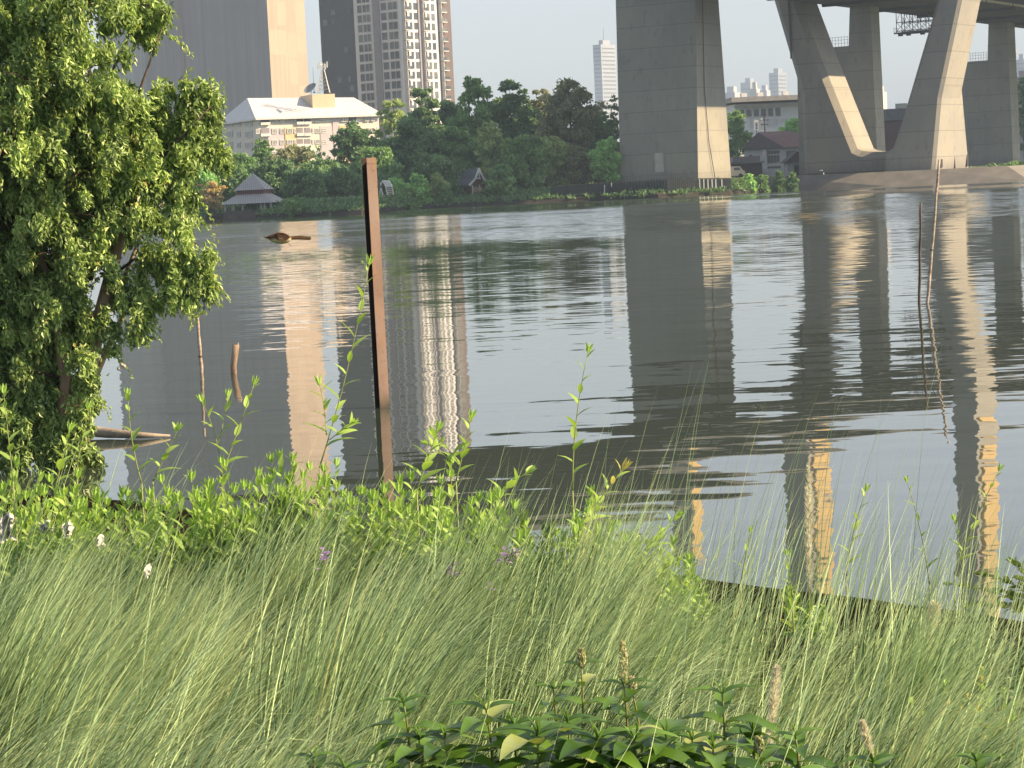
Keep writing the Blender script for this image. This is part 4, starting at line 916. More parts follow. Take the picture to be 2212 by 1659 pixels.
T = [
 (923, 180, 400, 50, 366, 'dark', "tall dark tree with thin top against the condominium balconies", 0.85, 'column'),
 (1027, 168, 400, 60, 358, 'mid', "tallest green tree standing just right of the condominium", 0.95, 'column'),
 (1111, 178, 400, 62, 362, 'dark', "broad dark green tree right of the tallest tree", 0.95, 'round'),
 (1176, 195, 400, 46, 366, 'brown', "brownish topped tree between two broad dark trees", 0.85, 'round'),
 (1240, 183, 400, 66, 356, 'brown', "umbrella crowned tree with bare dark trunk and sky showing through", 0.6, 'umbrella'),
 (1298, 232, 400, 44, 360, 'mid', "shorter green tree under the hazy skyscraper", 0.9, 'round'),
 (1331, 208, 395, 22, 352, 'dark', "thin open tree touching the left edge of the big pier", 0.45, 'column'),
 (856, 214, 400, 46, 392, 'olive', "pale olive tree standing before the foot of the condominium", 0.9, 'round'),
 (893, 262, 410, 66, 352, 'dark', "wide dark tree left of the tall thin topped tree", 1.1, 'round'),
 (776, 268, 425, 54, 345, 'dark', "dense dark tree covering the right end of the white roofed block", 1.1, 'round'),
 (815, 318, 420, 52, 338, 'mid', "mid green tree directly behind the top of the rusty post", 1.0, 'round'),
 (640, 316, 430, 54, 338, 'brown', "brownish tree with white wall gleaming through before the white roofed block", 0.75, 'round'),
 (573, 298, 430, 32, 342, 'mid', "slim green tree before the left corner of the white roofed block", 0.9, 'column'),
 (516, 334, 440, 50, 330, 'mid', "round green tree behind the river pavilion", 1.0, 'round'),
 (690, 352, 430, 50, 332, 'dark', "dark tree right of the brownish tree left of the rusty post", 1.0, 'round'),
 (600, 350, 440, 56, 322, 'dark', "low dark tree just right of the pavilion roof", 1.05, 'round'),
 (425, 362, 455, 52, 316, 'fresh', "pale green tree behind the leafy branches left of the pavilion", 0.9, 'round'),
 (462, 395, 452, 26, 309, 'rust', "small rust tinged tree left of the pavilion eaves", 0.9, 'round'),
 (990, 285, 415, 62, 353, 'mid', "leafy tree behind the steep roofed hut", 1.0, 'weep'),
 (1062, 262, 405, 36, 346, 'olive', "olive tree with hanging foliage catching the sun", 1.0, 'weep'),
 (1135, 292, 412, 54, 342, 'mid', "green tree with layered limbs right of the hut", 1.0, 'round'),
 (1196, 300, 405, 50, 348, 'olive', "olive green tree in the middle of the far wood", 0.95, 'round'),
 (1252, 322, 400, 44, 346, 'brown', "low brownish tree over the cream boarded cabin", 0.9, 'round'),
 (1314, 300, 402, 36, 342, 'fresh', "fresh green tree close beside the big pier", 1.0, 'round'),
 (940, 340, 425, 54, 334, 'dark', "low dark tree above the pale riverside bushes", 1.05, 'round'),
 (748, 372, 440, 44, 322, 'dark', "low dark shrubby tree left of the rusty post", 1.0, 'round'),
 (660, 378, 450, 46, 318, 'dark', "low dark tree over the far waterline midway between pavilion and rusty post", 1.0, 'round'),
 (1592, 238, 385, 42, 425, 'mid', "bushy green tree hugging the right side of the big pier", 1.1, 'round'),
 (1718, 262, 345, 38, 432, 'fresh', "flat topped fresh green tree above the red brown roof", 1.0, 'umbrella'),
 (2216, 168, 372, 22, 520, 'dark', "tall dark tree at the right picture edge beyond the last pier", 1.1, 'column'),
 (380, 330, 440, 60, 340, 'mid', "green tree far behind the near tree's leafy crown", 1.0, 'round'),
 (975, 214, 400, 50, 376, 'dark', "dark tree filling the gap left of the tallest green tree", 1.0, 'round'),
 (1068, 212, 400, 46, 378, 'dark', "dark tree filling the gap right of the tallest green tree", 1.0, 'round'),
 (1145, 214, 400, 46, 378, 'mid', "green tree at the back between the broad tree and the brownish top", 1.0, 'round'),
 (1206, 216, 400, 46, 380, 'dark', "dark tree at the back left of the umbrella crown", 1.0, 'round'),
 (1272, 232, 400, 44, 378, 'mid', "green tree at the back right of the umbrella crown's trunk", 0.9, 'round'),
 (905, 232, 400, 48, 380, 'dark', "dark tree at the back beneath the condominium balconies", 1.0, 'round'),
 (1080, 360, 418, 34, 332, 'mid', "small round tree right of the steep roofed hut", 1.0, 'round'),
]
for (px, yt, yb, hw, Y, st, lab, dn, sh_) in T:
    far_tree(px, yt, yb, hw, Y, st, lab, dn, sh_, group=G1)
S = [
 (858, 388, 428, 30, 326, 'fresh', "pale green riverside bush right of the white slanted shelter"),
 (903, 381, 428, 34, 328, 'fresh', "pale green riverside bush in the middle of the bushy row"),
 (944, 383, 425, 30, 330, 'olive', "olive riverside bush left of the steep roofed hut"),
 (880, 404, 430, 34, 322, 'mid', "low darker bush in front of the pale riverside bushes"),
 (962, 400, 422, 18, 328, 'mid', "low green bush at the left wall of the steep roofed hut"),
 (1618, 378, 402, 18, 332, 'fresh', "bright green clipped bush right of the hoarding posts"),
 (1646, 380, 400, 16, 338, 'mid', "green bush before the maroon shed"),
 (1682, 372, 398, 18, 345, 'dark', "dark leafy bush before the white house"),
 (1712, 372, 396, 16, 342, 'dark', "dark spiky bush at the left foot of the V leg"),
 (2140, 362, 388, 20, 362, 'dark', "dark green bush right of the paved plinth"),
 (2180, 366, 388, 20, 368, 'mid', "grey green bush near the right picture edge on the far bank"),
 (2218, 360, 386, 22, 372, 'dark', "dark bush cut by the right picture edge on the far bank"),
 (637, 428, 462, 26, 294, 'mid', "low green bush right of the pavilion wall at the far waterline"),
]
for (px, yt, yb, hw, Y, st, lab) in S:
    far_tree(px, yt, yb, hw, Y, st, lab, 1.3, 'bush', name="riverside_bush", trunk=False, group="bushes along the far bank")
# understorey: a mass nobody could count, filling the shade below the crowns
rs = np.random.default_rng(11); V_, FF, VA = [], [], []; k = 0
for px in np.arange(330, 1345, 7.0):
    for row in range(3):
        Y = 352+row*7+rs.random()*5
        if px < 860: Y = 326+row*8+rs.random()*5
        p0 = at(px, 400, Y); gz = farz(Y-shoreY(p0.x)); h_ = (2.2+2.6*rs.random()+row*1.3)
        p_, u_ = clump_points((p0.x, Y, gz+h_*0.5, 1.5, 1.5, h_*0.6), 55, rs, 0.3)
        sz = 0.5+0.3*rs.random(len(p_)); v, f = leaf_cards(p_, sz*1.4, sz, u_+rs.normal(size=p_.shape)*0.7, rs); V_.append(v); FF.append(f+k); k += len(v)
        VA.append(np.clip(rs.random()*0.5+0.5*rs.random(len(f)), 0, 1))
o = array_mesh("undergrowth", np.concatenate(V_), np.concatenate(FF), TM['dark'], var=np.concatenate(VA))
tag(o, "dark undergrowth massed beneath the trees of the far bank", "undergrowth", kind="stuff")
# rough grass and creepers along the far bank edge
V_, FF, VA = [], [], []; k = 0
for i in range(2600):
    px = 300+rs.random()*1920
    if 1640 < px < 2110: continue
    d_ = 0.5+rs.random()*9; p0 = onz(px, float(np.interp(px, [q[0] for q in shore_px], [q[1] for q in shore_px]))); Y = shoreY(p0.x)+d_
    hgt = 0.25+0.35*rs.random()
    p_, u_ = clump_points((p0.x+rs.normal(), Y, farz(d_)+hgt*0.3, 0.9, 0.6, hgt), 12, rs, 0.3)
    sz = 0.28+0.2*rs.random(len(p_)); v, f = leaf_cards(p_, sz*1.5, sz*0.7, u_+rs.normal(size=p_.shape)*0.5+np.array([0, 0, .4]), rs); V_.append(v); FF.append(f+k); k += len(v)
    VA.append(np.clip(rs.random()*0.6+0.4*rs.random(len(f)), 0, 1))
o = array_mesh("bank_grass", np.concatenate(V_), np.concatenate(FF), TM['dark'], var=np.concatenate(VA))
tag(o, "rough green creepers and grass along the far bank edge", "bank grass", kind="stuff")
# ------------------------------------------------------------ near bank
near_px = [(-900, 1040), (-300, 1055), (0, 1065), (160, 1075), (300, 1085), (450, 1110), (700, 1150), (1100, 1195), (1400, 1232), (1550, 1258), (1800, 1286), (2000, 1312), (2212, 1345), (2700, 1425)]
nb_ = [onz(x, y) for x, y in near_px]; nbx = [p.x for p in nb_]; nby = [p.y for p in nb_]
def nshore(x): return float(np.interp(x, nbx, nby))
def nearz(x, y):
    d_ = nshore(x)-y
    z_ = float(np.interp(d_, [-3, -0.02, 0.25, 1.2, 2.5, 4.5, 7.5, 12, 30], [-0.7, -0.03, 0.05, 0.09, 0.26, 0.52, 0.86, 0.95, 1.0]))
    return z_ + (0.03*math.sin(x*3.1+y*2.3)+0.02*math.sin(x*7.7-y*5.1) if d_ > 0.5 else 0)
xs = list(np.linspace(-9, 7, 90)); ts = [-3, -0.02, 0.1, 0.25, 0.6, 1.2, 1.8, 2.5, 3.5, 4.5, 6, 7.5, 9.5, 12, 16, 24, 34]
mb = MB(); vs = []; fs = []; n = len(ts)
for i, x in enumerate(xs):
    for t_ in ts:
        y = nshore(x)-t_+0.05*math.sin(x*5)*(t_ > 0); vs.append((x, y, nearz(x, y)))
for i in range(len(xs)-1):
    for j in range(n-1): fs.append((i*n+j, i*n+j+1, (i+1)*n+j+1, (i+1)*n+j))
mb.add(vs, fs)
soil = plain("dark_wet_soil", (0.008, 0.007, 0.006), (0.018, 0.015, 0.010), 1.0, 3.0, bump=0.6)
soil.node_tree.nodes["Principled BSDF"].inputs["Specular IOR Level"].default_value = 0.0
tag(mb.build("near_bank_ground", soil, smooth=True), "dark wet soil of the near river bank under the grass", "river bank", kind="structure")

# ------------------------------------------------------------ near grass
def blades(bx, by, bz, L, W, az, lean0, bend, rs, rows=8, pw=1.4):
    """ribbons that rise and bend over; az = direction they lean towards"""
    n = len(bx); t = np.linspace(0, 1, rows)
    th = lean0[:, None]+bend[:, None]*t[None, :]**pw
    ds = (L/(rows-1))[:, None]
    hx = np.concatenate([np.zeros((n, 1)), np.cumsum(np.sin(th[:, :-1])*ds, 1)], 1)
    hz_ = np.concatenate([np.zeros((n, 1)), np.cumsum(np.cos(th[:, :-1])*ds, 1)], 1)
    ca, sa = np.cos(az)[:, None], np.sin(az)[:, None]
    sway = (rs.normal(size=n)*0.05)[:, None]*t[None, :]**2*L[:, None]
    P = np.stack([bx[:, None]+ca*hx-sa*sway, by[:, None]+sa*hx+ca*sway, bz[:, None]+hz_], 2)
    tw = rs.random(n)*math.pi
    sd = np.stack([-np.sin(az)*np.cos(tw)+np.cos(az)*np.sin(tw)*0.6, np.cos(az)*np.cos(tw)*0.5+np.sin(az)*np.sin(tw)*0.6, np.sin(tw)*0.3], 1)
    sd = sd + np.array([0.5, 0, 0]); sd = unit(sd)
    w = W[:, None]*np.clip(1.05-t[None, :]**2.2, 0.06, 1)*0.5
    A_, B_ = P-sd[:, None, :]*w[:, :, None], P+sd[:, None, :]*w[:, :, None]
    v = np.stack([A_, B_], 2).reshape(n*rows*2, 3)
    idx = np.arange(n)[:, None]*rows*2+np.arange(rows-1)[None, :]*2
    f = np.stack([idx, idx+1, idx+3, idx+2], 2).reshape(-1, 4)
    return v, f
def px_of(x, y, z):
    d = Vector((x, y, z))-O; k = d.dot(fwd); return CX+F*d.dot(cr)/k, CY-F*d.dot(cu)/k
rs = np.random.default_rng(21)
V_, FF, VA = [], [], []; k = 0
def emit(v, f, tone, n, spread=0.45):
    global k
    V_.append(v); FF.append(f+k); k += len(v)
    per = len(f)//n; a_ = np.clip(tone+spread*(rs.random(n)-0.5), 0, 1); VA.append(np.repeat(a_, per))
tuss = []
tries = 0
while len(tuss) < 318 and tries < 20000:
    tries += 1
    y = 3.3+rs.random()*6.6; x = (rs.random()*2-1)*(0.245*y+0.45)-0.1 if rs.random() < 0.82 else (0.245*y+0.3+1.3*rs.random())*(1 if rs.random() < 0.6 else -1)
    pxx = px_of(x, y, 1.3)[0]
    ylim = np.interp(pxx, [-200, 300, 700, 1100, 1500, 1900, 2300], [7.3, 7.2, 7.1, 7.2, 7.3, 7.4, 7.3])
    if y > ylim: continue
    if pxx > 2010 and 6.0 < y < 7.6 and rs.random() < 0.9: continue       # dark hollow at the right
    if 120 < pxx < 620 and 5.0 < y < 5.55 and rs.random() < 0.92: continue
    if 900 < pxx < 1150 and 5.9 < y < 6.3 and rs.random() < 0.8: continue
    if 1500 < pxx < 1750 and 5.0 < y < 5.5 and rs.random() < 0.8: continue
    if 640 < pxx < 1960 and y < 4.45: continue
    tuss.append((x, y))
for (x, y) in tuss:
    n = int(250+rs.random()*120)
    pxx = px_of(x, y, 1.3)[0]
    r_ = (0.07+0.08*rs.random())*np.sqrt(rs.random(n)); a_ = rs.random(n)*2*math.pi
    bx, by = x+r_*np.cos(a_), y+r_*np.sin(a_)
    mo = math.sin(x*3.3+y*1.1+0.6)*math.sin(y*3.1-x*1.2)
    if mo < -0.55 and rs.random() < 0.6: continue
    h_ = (0.38+0.20*rs.random())*(1.04+0.24*mo)
    h_ *= float(np.interp(pxx, [1150, 1500, 2300], [1.0, 0.68, 0.62]))
    if pxx < 420 and y < 5.0: h_ *= 1.1
    if y > 7.2: h_ *= 0.85
    if 60 < pxx < 900 and 4.6 < y < 6.2: h_ *= 1.08
    L = h_*(0.55+0.85*rs.random(n)**1.1)
    wind = -0.15+0.5*rs.normal()*0.5
    ux, uy = np.cos(a_)*0.5+math.cos(wind)*0.85, np.sin(a_)*0.5+math.sin(wind)*0.85
    az = np.arctan2(uy, ux)
    flop = 0.55+0.5*math.sin(x*2.1+y*1.3); lt = 0.10+0.55*rs.random()**1.3; bt = 0.25+1.25*rs.random()**1.3+(0.4 if (pxx < 500 and y < 5.2) else 0); ta = rs.normal()*0.55
    az = az*0.55+ta*0.45
    str_ = 0.75 if pxx < 1500 else 0.9
    lean = np.clip(lt+0.15*rs.normal(size=n), -0.15, 0.95)*str_
    bend = np.clip(0.1+bt*(0.6+0.7*rs.random(n))+0.4*rs.random(n)**3, 0.1, 2.0)
    bz = np.full(n, nearz(x, y)-0.02)
    W = 0.0026+0.0026*rs.random(n)
    v, f = blades(bx, by, bz, L, W, az, lean, bend, rs)
    emit(v, f, 0.50+0.10*math.sin(x*3+y*2)+0.13*rs.normal(), n, 0.95)
# longer loose blades that cross over the rest
n = 1100
by = 3.6+rs.random(n)*5.6; bx = (rs.random(n)*2-1)*(0.245*by+0.3)-0.15
bz = np.array([nearz(a, b) for a, b in zip(bx, by)])
v, f = blades(bx, by, bz, 0.5+0.28*rs.random(n), 0.0026+0.0016*rs.random(n), rs.normal(size=n)*0.5, 0.15+0.2*rs.random(n), 0.2+0.7*rs.random(n)**2, rs, 9, 1.8); emit(v, f, 0.8, n, 0.3)
# fine upright stalks standing against the water in the middle and right
n = 240
by = 6.8+rs.random(n)*3.0; bx = rs.random(n)*2.6+0.05-0.25
bz = np.array([nearz(a, b) for a, b in zip(bx, by)])
v, f = blades(bx, by, bz, 0.5+0.75*rs.random(n)**1.5*np.clip(1.4-abs(bx-0.7), 0.3, 1), 0.0022+0.001*rs.random(n), rs.normal(size=n)*0.6, 0.04+0.16*rs.random(n), 0.12+0.45*rs.random(n), rs, 9, 1.5); emit(v, f, 0.6, n, 0.3)
grassm = leafmat("grass_blades", (0.02, 0.058, 0.018), (0.72, 0.93, 0.50), 0.15, 0.45, c3=(0.50, 0.52, 0.26), f3=0.992, spec=0.3)
o = array_mesh("grass", np.concatenate(V_), np.concatenate(FF), grassm, var=np.concatenate(VA))
tag(o, "long fine wind swept grass covering the near bank", "grass", kind="stuff")

# ------------------------------------------------------------ leaves built one by one
class LB_:
    def __init__(s): s.v = []; s.f = []; s.a = []
    def leaf(s, p, d, up, L, W, arch=0.3, fold=0.25, tone=0.5, rows=6, curl=0.0):
        d = d.normalized(); sd = d.cross(up)
        if sd.length < 1e-3: sd = d.cross(Vector((1, 0, 0)))
        sd.normalize(); nn = sd.cross(d); k_ = len(s.v)
        for i in range(rows):
            t_ = i/(rows-1); c_ = p+d*(L*t_*(1-0.12*arch*t_))-nn*(arch*L*t_*t_*0.55)
            w = W*0.5*(math.sin(math.pi*min(1, t_**0.75*0.97+0.03))**0.9)+0.0006
            wv_ = math.sin(t_*17+L*300)*0.03*W
            s.v += [c_-sd*w+nn*(w*fold*1.2+wv_), c_, c_+sd*w+nn*(w*fold*1.2-wv_)]
        for i in range(rows-1):
            a_ = k_+i*3; s.f += [(a_, a_+3, a_+4, a_+1), (a_+1, a_+4, a_+5, a_+2)]; s.a += [tone, min(1, tone+0.03)]
    def build(s, name, mat_, parent):
        return array_mesh(name, [tuple(q_) for q_ in s.v], s.f, mat_, parent, var=s.a, smooth=True)
def stem_curve(a, b, bow, n=9):
    a = Vector(a); b = Vector(b); mid_ = (a+b)/2+Vector(bow); out = []
    for i in range(n):
        t_ = i/(n-1); out.append(a*(1-t_)**2+mid_*2*t_*(1-t_)+b*t_*t_)
    return out
shrubm = leafmat("fresh_shrub_leaves", (0.06, 0.16, 0.024), (0.48, 0.70, 0.18), 0.40, 0.45, c3=(0.55, 0.50, 0.16), f3=0.97)
shoot_stem = plain("green_stem", (0.26, 0.32, 0.11), (0.2, 0.22, 0.09), 0.6, 20)
rnd = random.Random(17)
def add_shoot(lb, sb, a, b, bow, nl, L, W, start=0.1, tone=0.6, rstem=0.0022, droop=0.5, tipcl=True):
    pts = stem_curve(a, b, bow, 9); sb.tube(pts, [rstem*(1-0.6*i/8) for i in range(9)], 5)
    for i in range(nl):
        f = start+(1-start)*(i+0.5)/nl; j = min(7, int(f*8)); p_ = pts[j].lerp(pts[j+1], f*8-j); dr = (pts[j+1]-pts[j]).normalized()
        a_ = i*2.4+rnd.random()*0.8; side = Vector((math.cos(a_), math.sin(a_)*0.8, 0))
        sz = (1-0.55*f)*(0.75+0.5*rnd.random())
        d_ = dr*(0.5+0.5*f)+side*(1.0-0.35*f)+Vector((0, 0, 0.15))
        lb.leaf(p_, d_, dr+Vector((0, 0, 0.4)), L*sz, W*sz, droop*(0.6+0.7*rnd.random()), 0.25, max(0, min(1, tone+0.35*(rnd.random()-0.5)+0.15*f)))
    if tipcl:
        for i in range(4):
            a_ = i*1.6; lb.leaf(pts[-1], (pts[-1]-pts[-2]).normalized()+Vector((math.cos(a_), math.sin(a_), 0))*0.35, Vector((math.sin(a_), math.cos(a_), 0.3)), L*0.4, W*0.35, 0.1, 0.4, min(1, tone+0.25))
def shoot(tip, bot, Y, nl, L, W, label, bow=(0, 0, 0), start=0.08, side=(), tone=0.6, name="leafy_shoot", group="tall leafy shoots at the water's edge", rstem=0.003):
    b = at(tip[0], tip[1], Y); a = at(bot[0], bot[1], Y); g_ = Vector((a.x, a.y, nearz(a.x, a.y)))
    root = thing(name, label, "plant", g_, group)
    lb, sb = LB_(), MB()
    if a.z > g_.z+0.03: sb.tube([g_-Z*0.02, a], [rstem*1.2, rstem], 5)
    add_shoot(lb, sb, a, b, bow, nl, L, W, start, tone, rstem)
    for (fx, fy, tx, ty) in side: add_shoot(lb, sb, at(fx, fy, Y), at(tx, ty, Y+rnd.uniform(-.1, .1)), (0.01, 0, 0.01), max(4, nl//2), L*0.9, W*0.9, 0.15, tone, rstem*0.7)
    sb.build("stem", shoot_stem, root, smooth=True); lb.build("foliage", shrubm, root)
shoot((797, 573), (690, 1010), 8.3, 15, 0.115, 0.030, "tallest leafy shoot leaning across the rusty post", (0.02, 0, -0.03), side=((705, 940, 690, 830), (712, 950, 758, 915)))
shoot((1270, 762), (1237, 1060), 8.0, 11, 0.10, 0.030, "slender tall shoot standing alone against bright water in the middle", (-0.03, 0, 0))
shoot((548, 832), (478, 1030), 8.2, 9, 0.10, 0.030, "forked leafy shoot rising right of the thin leaning stick", (0.0, 0, 0), side=((474, 980, 437, 868), (470, 960, 492, 858)))
shoot((276, 856), (306, 1045), 8.2, 8, 0.09, 0.032, "slim shoot standing over the fallen log", (-0.02, 0, 0))
shoot((383, 930), (330, 1040), 8.3, 7, 0.09, 0.034, "short leaning shoot right of the fallen log tip", (0, 0, 0))
shoot((192, 882), (165, 1010), 8.6, 8, 0.085, 0.028, "short shoot at the foot of the big leafy tree", (0, 0, 0))
shoot((8, 850), (28, 1040), 8.0, 9, 0.10, 0.032, "upright shoot at the left picture edge", (0, 0, 0))
shoot((150, 930), (118, 1060), 8.1, 9, 0.10, 0.032, "pale shoot bending right below the tree's lowest leaves", (0, 0, 0))
shoot((1018, 905), (985, 1040), 8.0, 8, 0.10, 0.034, "leafy shoot right of the rusty post's reflection", (0, 0, 0), side=((990, 1000, 938, 940), (985, 1010, 925, 960)))
shoot((945, 930), (900, 1060), 7.9, 9, 0.105, 0.036, "broad leaved shoot before the post reflection", (0, 0, 0))
shoot((1140, 1020), (1060, 1090), 7.8, 7, 0.09, 0.03, "low shoot with drooping seed pods over the water", (0, 0, 0.02))
shoot((1345, 1015), (1240, 1150), 7.7, 10, 0.12, 0.034, "thick pale stemmed shoot leaning right over the water", (0, 0, 0), tone=0.75)
shoot((1460, 1120), (1380, 1200), 7.6, 8, 0.10, 0.034, "low leafy shoot right of the thick pale stemmed one", (0, 0, 0))
shoot((1870, 1062), (1828, 1245), 8.2, 7, 0.085, 0.024, "thin leafy shoot right of the tall straw plume", (-0.02, 0, 0))
shoot((1960, 1042), (2008, 1262), 8.4, 6, 0.075, 0.020, "dark stemmed shoot leaning left against pale water", (0.02, 0, 0))
shoot((2157, 1018), (2062, 1240), 8.4, 9, 0.085, 0.024, "long shoot leaning right before the leg's bright reflection", (-0.02, 0, -0.01), side=((2075, 1230, 2062, 1125),))
shoot((1620, 1150), (1600, 1260), 8.3, 6, 0.07, 0.022, "small shoot before the yellow reflection", (0, 0, 0))
shoot((1700, 1200), (1712, 1290), 8.3, 6, 0.07, 0.024, "small shoot left of the tall straw plume", (0, 0, 0))
# leafy bushes in a row behind the grass
def near_bush(px, ytop, hw, Y, ns, L, W, label, tone=0.5, lean=0.0, mat_=None, name="leafy_bush", cat="bush", group="leafy bushes along the near water's edge"):
    p0 = at(px, ytop, Y); g_ = Vector((p0.x, Y, nearz(p0.x, Y))); root = thing(name, label, cat, g_, group)
    lb, sb = LB_(), MB(); wv_ = hw/F*Y; h_ = p0.z-g_.z
    for i in range(ns):
        fx = rnd.uniform(-1, 1); ty = g_.z+h_*(1-0.35*abs(fx)**1.5)*rnd.uniform(0.55, 1.0)
        b_ = Vector((p0.x+fx*wv_+lean, Y+rnd.uniform(-0.35, 0.3), ty)); a_ = Vector((p0.x+fx*wv_*0.45, Y+rnd.uniform(-0.2, 0.2), g_.z-0.01))
        add_shoot(lb, sb, a_, b_, (rnd.uniform(-.05, .05), rnd.uniform(-.05, .05), 0.03), rnd.randint(13, 19), L*rnd.uniform(0.8, 1.15), W*rnd.uniform(0.85, 1.1), 0.3, tone+rnd.uniform(-0.15, 0.15))
    sb.build("stem", shoot_stem, root); lb.build("foliage", mat_ or shrubm, root)
for (px, yt, hw, Y, ns, lab) in (
    (20, 985, 90, 8.3, 40, "leafy bush at the left edge under the tree"), (130, 1000, 90, 8.0, 40, "yellow green bush below the tree trunk"),
    (250, 1005, 90, 8.2, 40, "leafy bush under the fallen log"), (370, 1010, 90, 8.0, 42, "leafy bush below the forked shoot"),
    (480, 1000, 85, 8.1, 42, "bush at the foot of the forked shoot"), (590, 985, 85, 8.2, 44, "bush with upright leaves left of the orange reflection"),
    (690, 985, 80, 8.0, 44, "dense bush at the foot of the tallest shoot"), (790, 1030, 80, 7.9, 40, "bush left of the post reflection's end"),
    (880, 985, 80, 7.9, 44, "bush hiding the end of the post's reflection"), (975, 1000, 75, 7.8, 40, "bush before the condominium's white reflection"),
    (1070, 1060, 80, 7.7, 38, "lower bush left of the slender tall shoot"), (1170, 1085, 75, 7.7, 36, "low bush at the foot of the slender tall shoot"),
    (1270, 1070, 75, 7.6, 38, "yellow green bush under the thick pale stem"), (1370, 1130, 70, 7.6, 32, "low bush where the green row thins out"),
    (1465, 1185, 55, 7.8, 22, "last low bush before the yellow reflection"), (1740, 1275, 40, 8.8, 9, "tiny bush at the foot of the tall straw plume")):
    near_bush(px, yt, hw, Y, ns, 0.105, 0.034, lab, 0.5)
# broad low dark leaves in the shade of those bushes
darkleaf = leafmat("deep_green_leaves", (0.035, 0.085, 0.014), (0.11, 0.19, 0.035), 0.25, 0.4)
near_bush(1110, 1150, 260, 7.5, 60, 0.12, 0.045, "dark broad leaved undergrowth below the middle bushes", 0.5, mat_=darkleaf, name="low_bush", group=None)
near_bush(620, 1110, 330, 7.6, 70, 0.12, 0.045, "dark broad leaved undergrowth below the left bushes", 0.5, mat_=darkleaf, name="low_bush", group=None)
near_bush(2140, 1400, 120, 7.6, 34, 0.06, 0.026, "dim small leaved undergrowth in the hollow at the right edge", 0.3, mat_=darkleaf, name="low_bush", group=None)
near_bush(2110, 1475, 170, 5.4, 46, 0.045, 0.018, "pale small leaved weed filling the lower right corner", 0.75, name="small_leaved_weed", cat="weed", group=None)
# spreading branch at the right edge
rt_ = at(2260, 1320, 9.6); g_ = Vector((rt_.x, rt_.y, nearz(rt_.x, rt_.y))); root = thing("spreading_bush", "dark green spreading branch reaching in from the right edge over the water", "bush", g_)
lb, sb = LB_(), MB()
for (ax_a, ay_a, bx_a, by_a) in ((2255, 1320, 2055, 1262), (2250, 1300, 2120, 1240), (2258, 1290, 2190, 1215), (2250, 1310, 2140, 1275), (2240, 1300, 2205, 1250), (2255, 1330, 2095, 1310)):
    add_shoot(lb, sb, at(ax_a, ay_a, 9.6), at(bx_a, by_a, 9.6+rnd.uniform(-.15, .15)), (0, 0, 0.04), 15, 0.09, 0.042, 0.05, 0.45)
sb.tube([g_, rt_], 0.006, 6); sb.build("stem", plain("brown_branch", (0.14, 0.09, 0.05)), root); lb.build("foliage", leafmat("glossy_mid_leaves", (0.06, 0.13, 0.02), (0.22, 0.32, 0.07), 0.35, 0.35), root)

# ------------------------------------------------------------ broad leaved plants at the bottom edge
bigm = leafmat("broad_green_leaves", (0.03, 0.09, 0.012), (0.16, 0.31, 0.045), 0.28, 0.30, c3=(0.36, 0.44, 0.15), f3=0.95, spec=0.5)
spikem = leafmat("cream_flower_spike", (0.34, 0.36, 0.18), (0.60, 0.58, 0.36), 0.3, 0.6)
redstem = plain("reddish_stem", (0.20, 0.14, 0.07), (0.16, 0.2, 0.06), 0.5, 15)
def broad_plant(top, bot, Y, pairs, L, W, label, spike=0, spread=1.0, tone=0.45):
    b = at(top[0], top[1], Y); a = at(bot[0], bot[1], Y); g_ = Vector((a.x, a.y, nearz(a.x, a.y)-0.01)); root = thing("broad_leaved_plant", label, "plant", g_, "broad leaved plants at the bottom edge")
    lb, sb = LB_(), MB(); pts = stem_curve(a, b, (0.01, 0, 0.0), 9); sb.tube([g_]+pts, [0.0035]+[0.003*(1-0.05*i) for i in range(9)], 6)
    for i in range(pairs):
        f = 1-(i/pairs)*0.95; j = min(7, int(f*8-1e-6)); p_ = pts[j].lerp(pts[j+1], f*8-j)
        a0 = i*1.15+rnd.uniform(-.3, .3)+(0.15 if i % 2 else 0)
        for s_ in (0, math.pi):
            sc_ = (0.55 if i == 0 else min(1.0, 0.75+0.12*i))*rnd.uniform(0.85, 1.15)
            d_ = Vector((math.cos(a0+s_)*spread, math.sin(a0+s_)*0.75, 0.62-0.14*i))
            lb.leaf(p_, d_, Vector((0, 0, 1)), L*sc_*1.25, W*sc_*1.35, 0.75+0.2*rnd.random(), 0.32, max(0, min(1, tone+rnd.uniform(-.35, .35)+(0.35 if rnd.random() < 0.16 else 0))), rows=9)
    for q_ in range(3): lb.leaf(b, Vector((rnd.uniform(-.5, .5), rnd.uniform(-.4, .4), 1)), Vector((1, 0, 0.2)), L*0.35, W*0.3, 0.2, 0.4, 0.75)
    sb.build("stem", redstem, root, smooth=True); lb.build("foliage", bigm, root)
    if spike:
        n_ = 170; t_ = rs.random(n_); a_ = rs.random(n_)*6.28; r_ = 0.0065*np.sin(np.pi*np.clip(t_*0.88+0.1, 0, 1))**0.6+0.001
        c_ = np.stack([b.x+r_*np.cos(a_), b.y+r_*np.sin(a_), b.z+t_*spike], 1); d_ = np.stack([np.cos(a_)*0.6, np.sin(a_)*0.6, np.ones(n_)], 1)
        v, f = leaf_cards(c_, 0.0085, 0.005, d_, rs, 0.5); array_mesh("flower_spike", v, f, spikem, root, var=rs.random(len(f)))
broad_plant((872, 1520), (884, 1700), 4.15, 6, 0.085, 0.030, "plant with small top leaves furthest left of the dark broad leaved group")
broad_plant((1050, 1535), (1062, 1720), 4.0, 6, 0.115, 0.040, "plant with two long arching leaves right of the leftmost one")
broad_plant((960, 1600), (965, 1720), 3.95, 5, 0.095, 0.034, "low broad leaved plant between the two left ones")
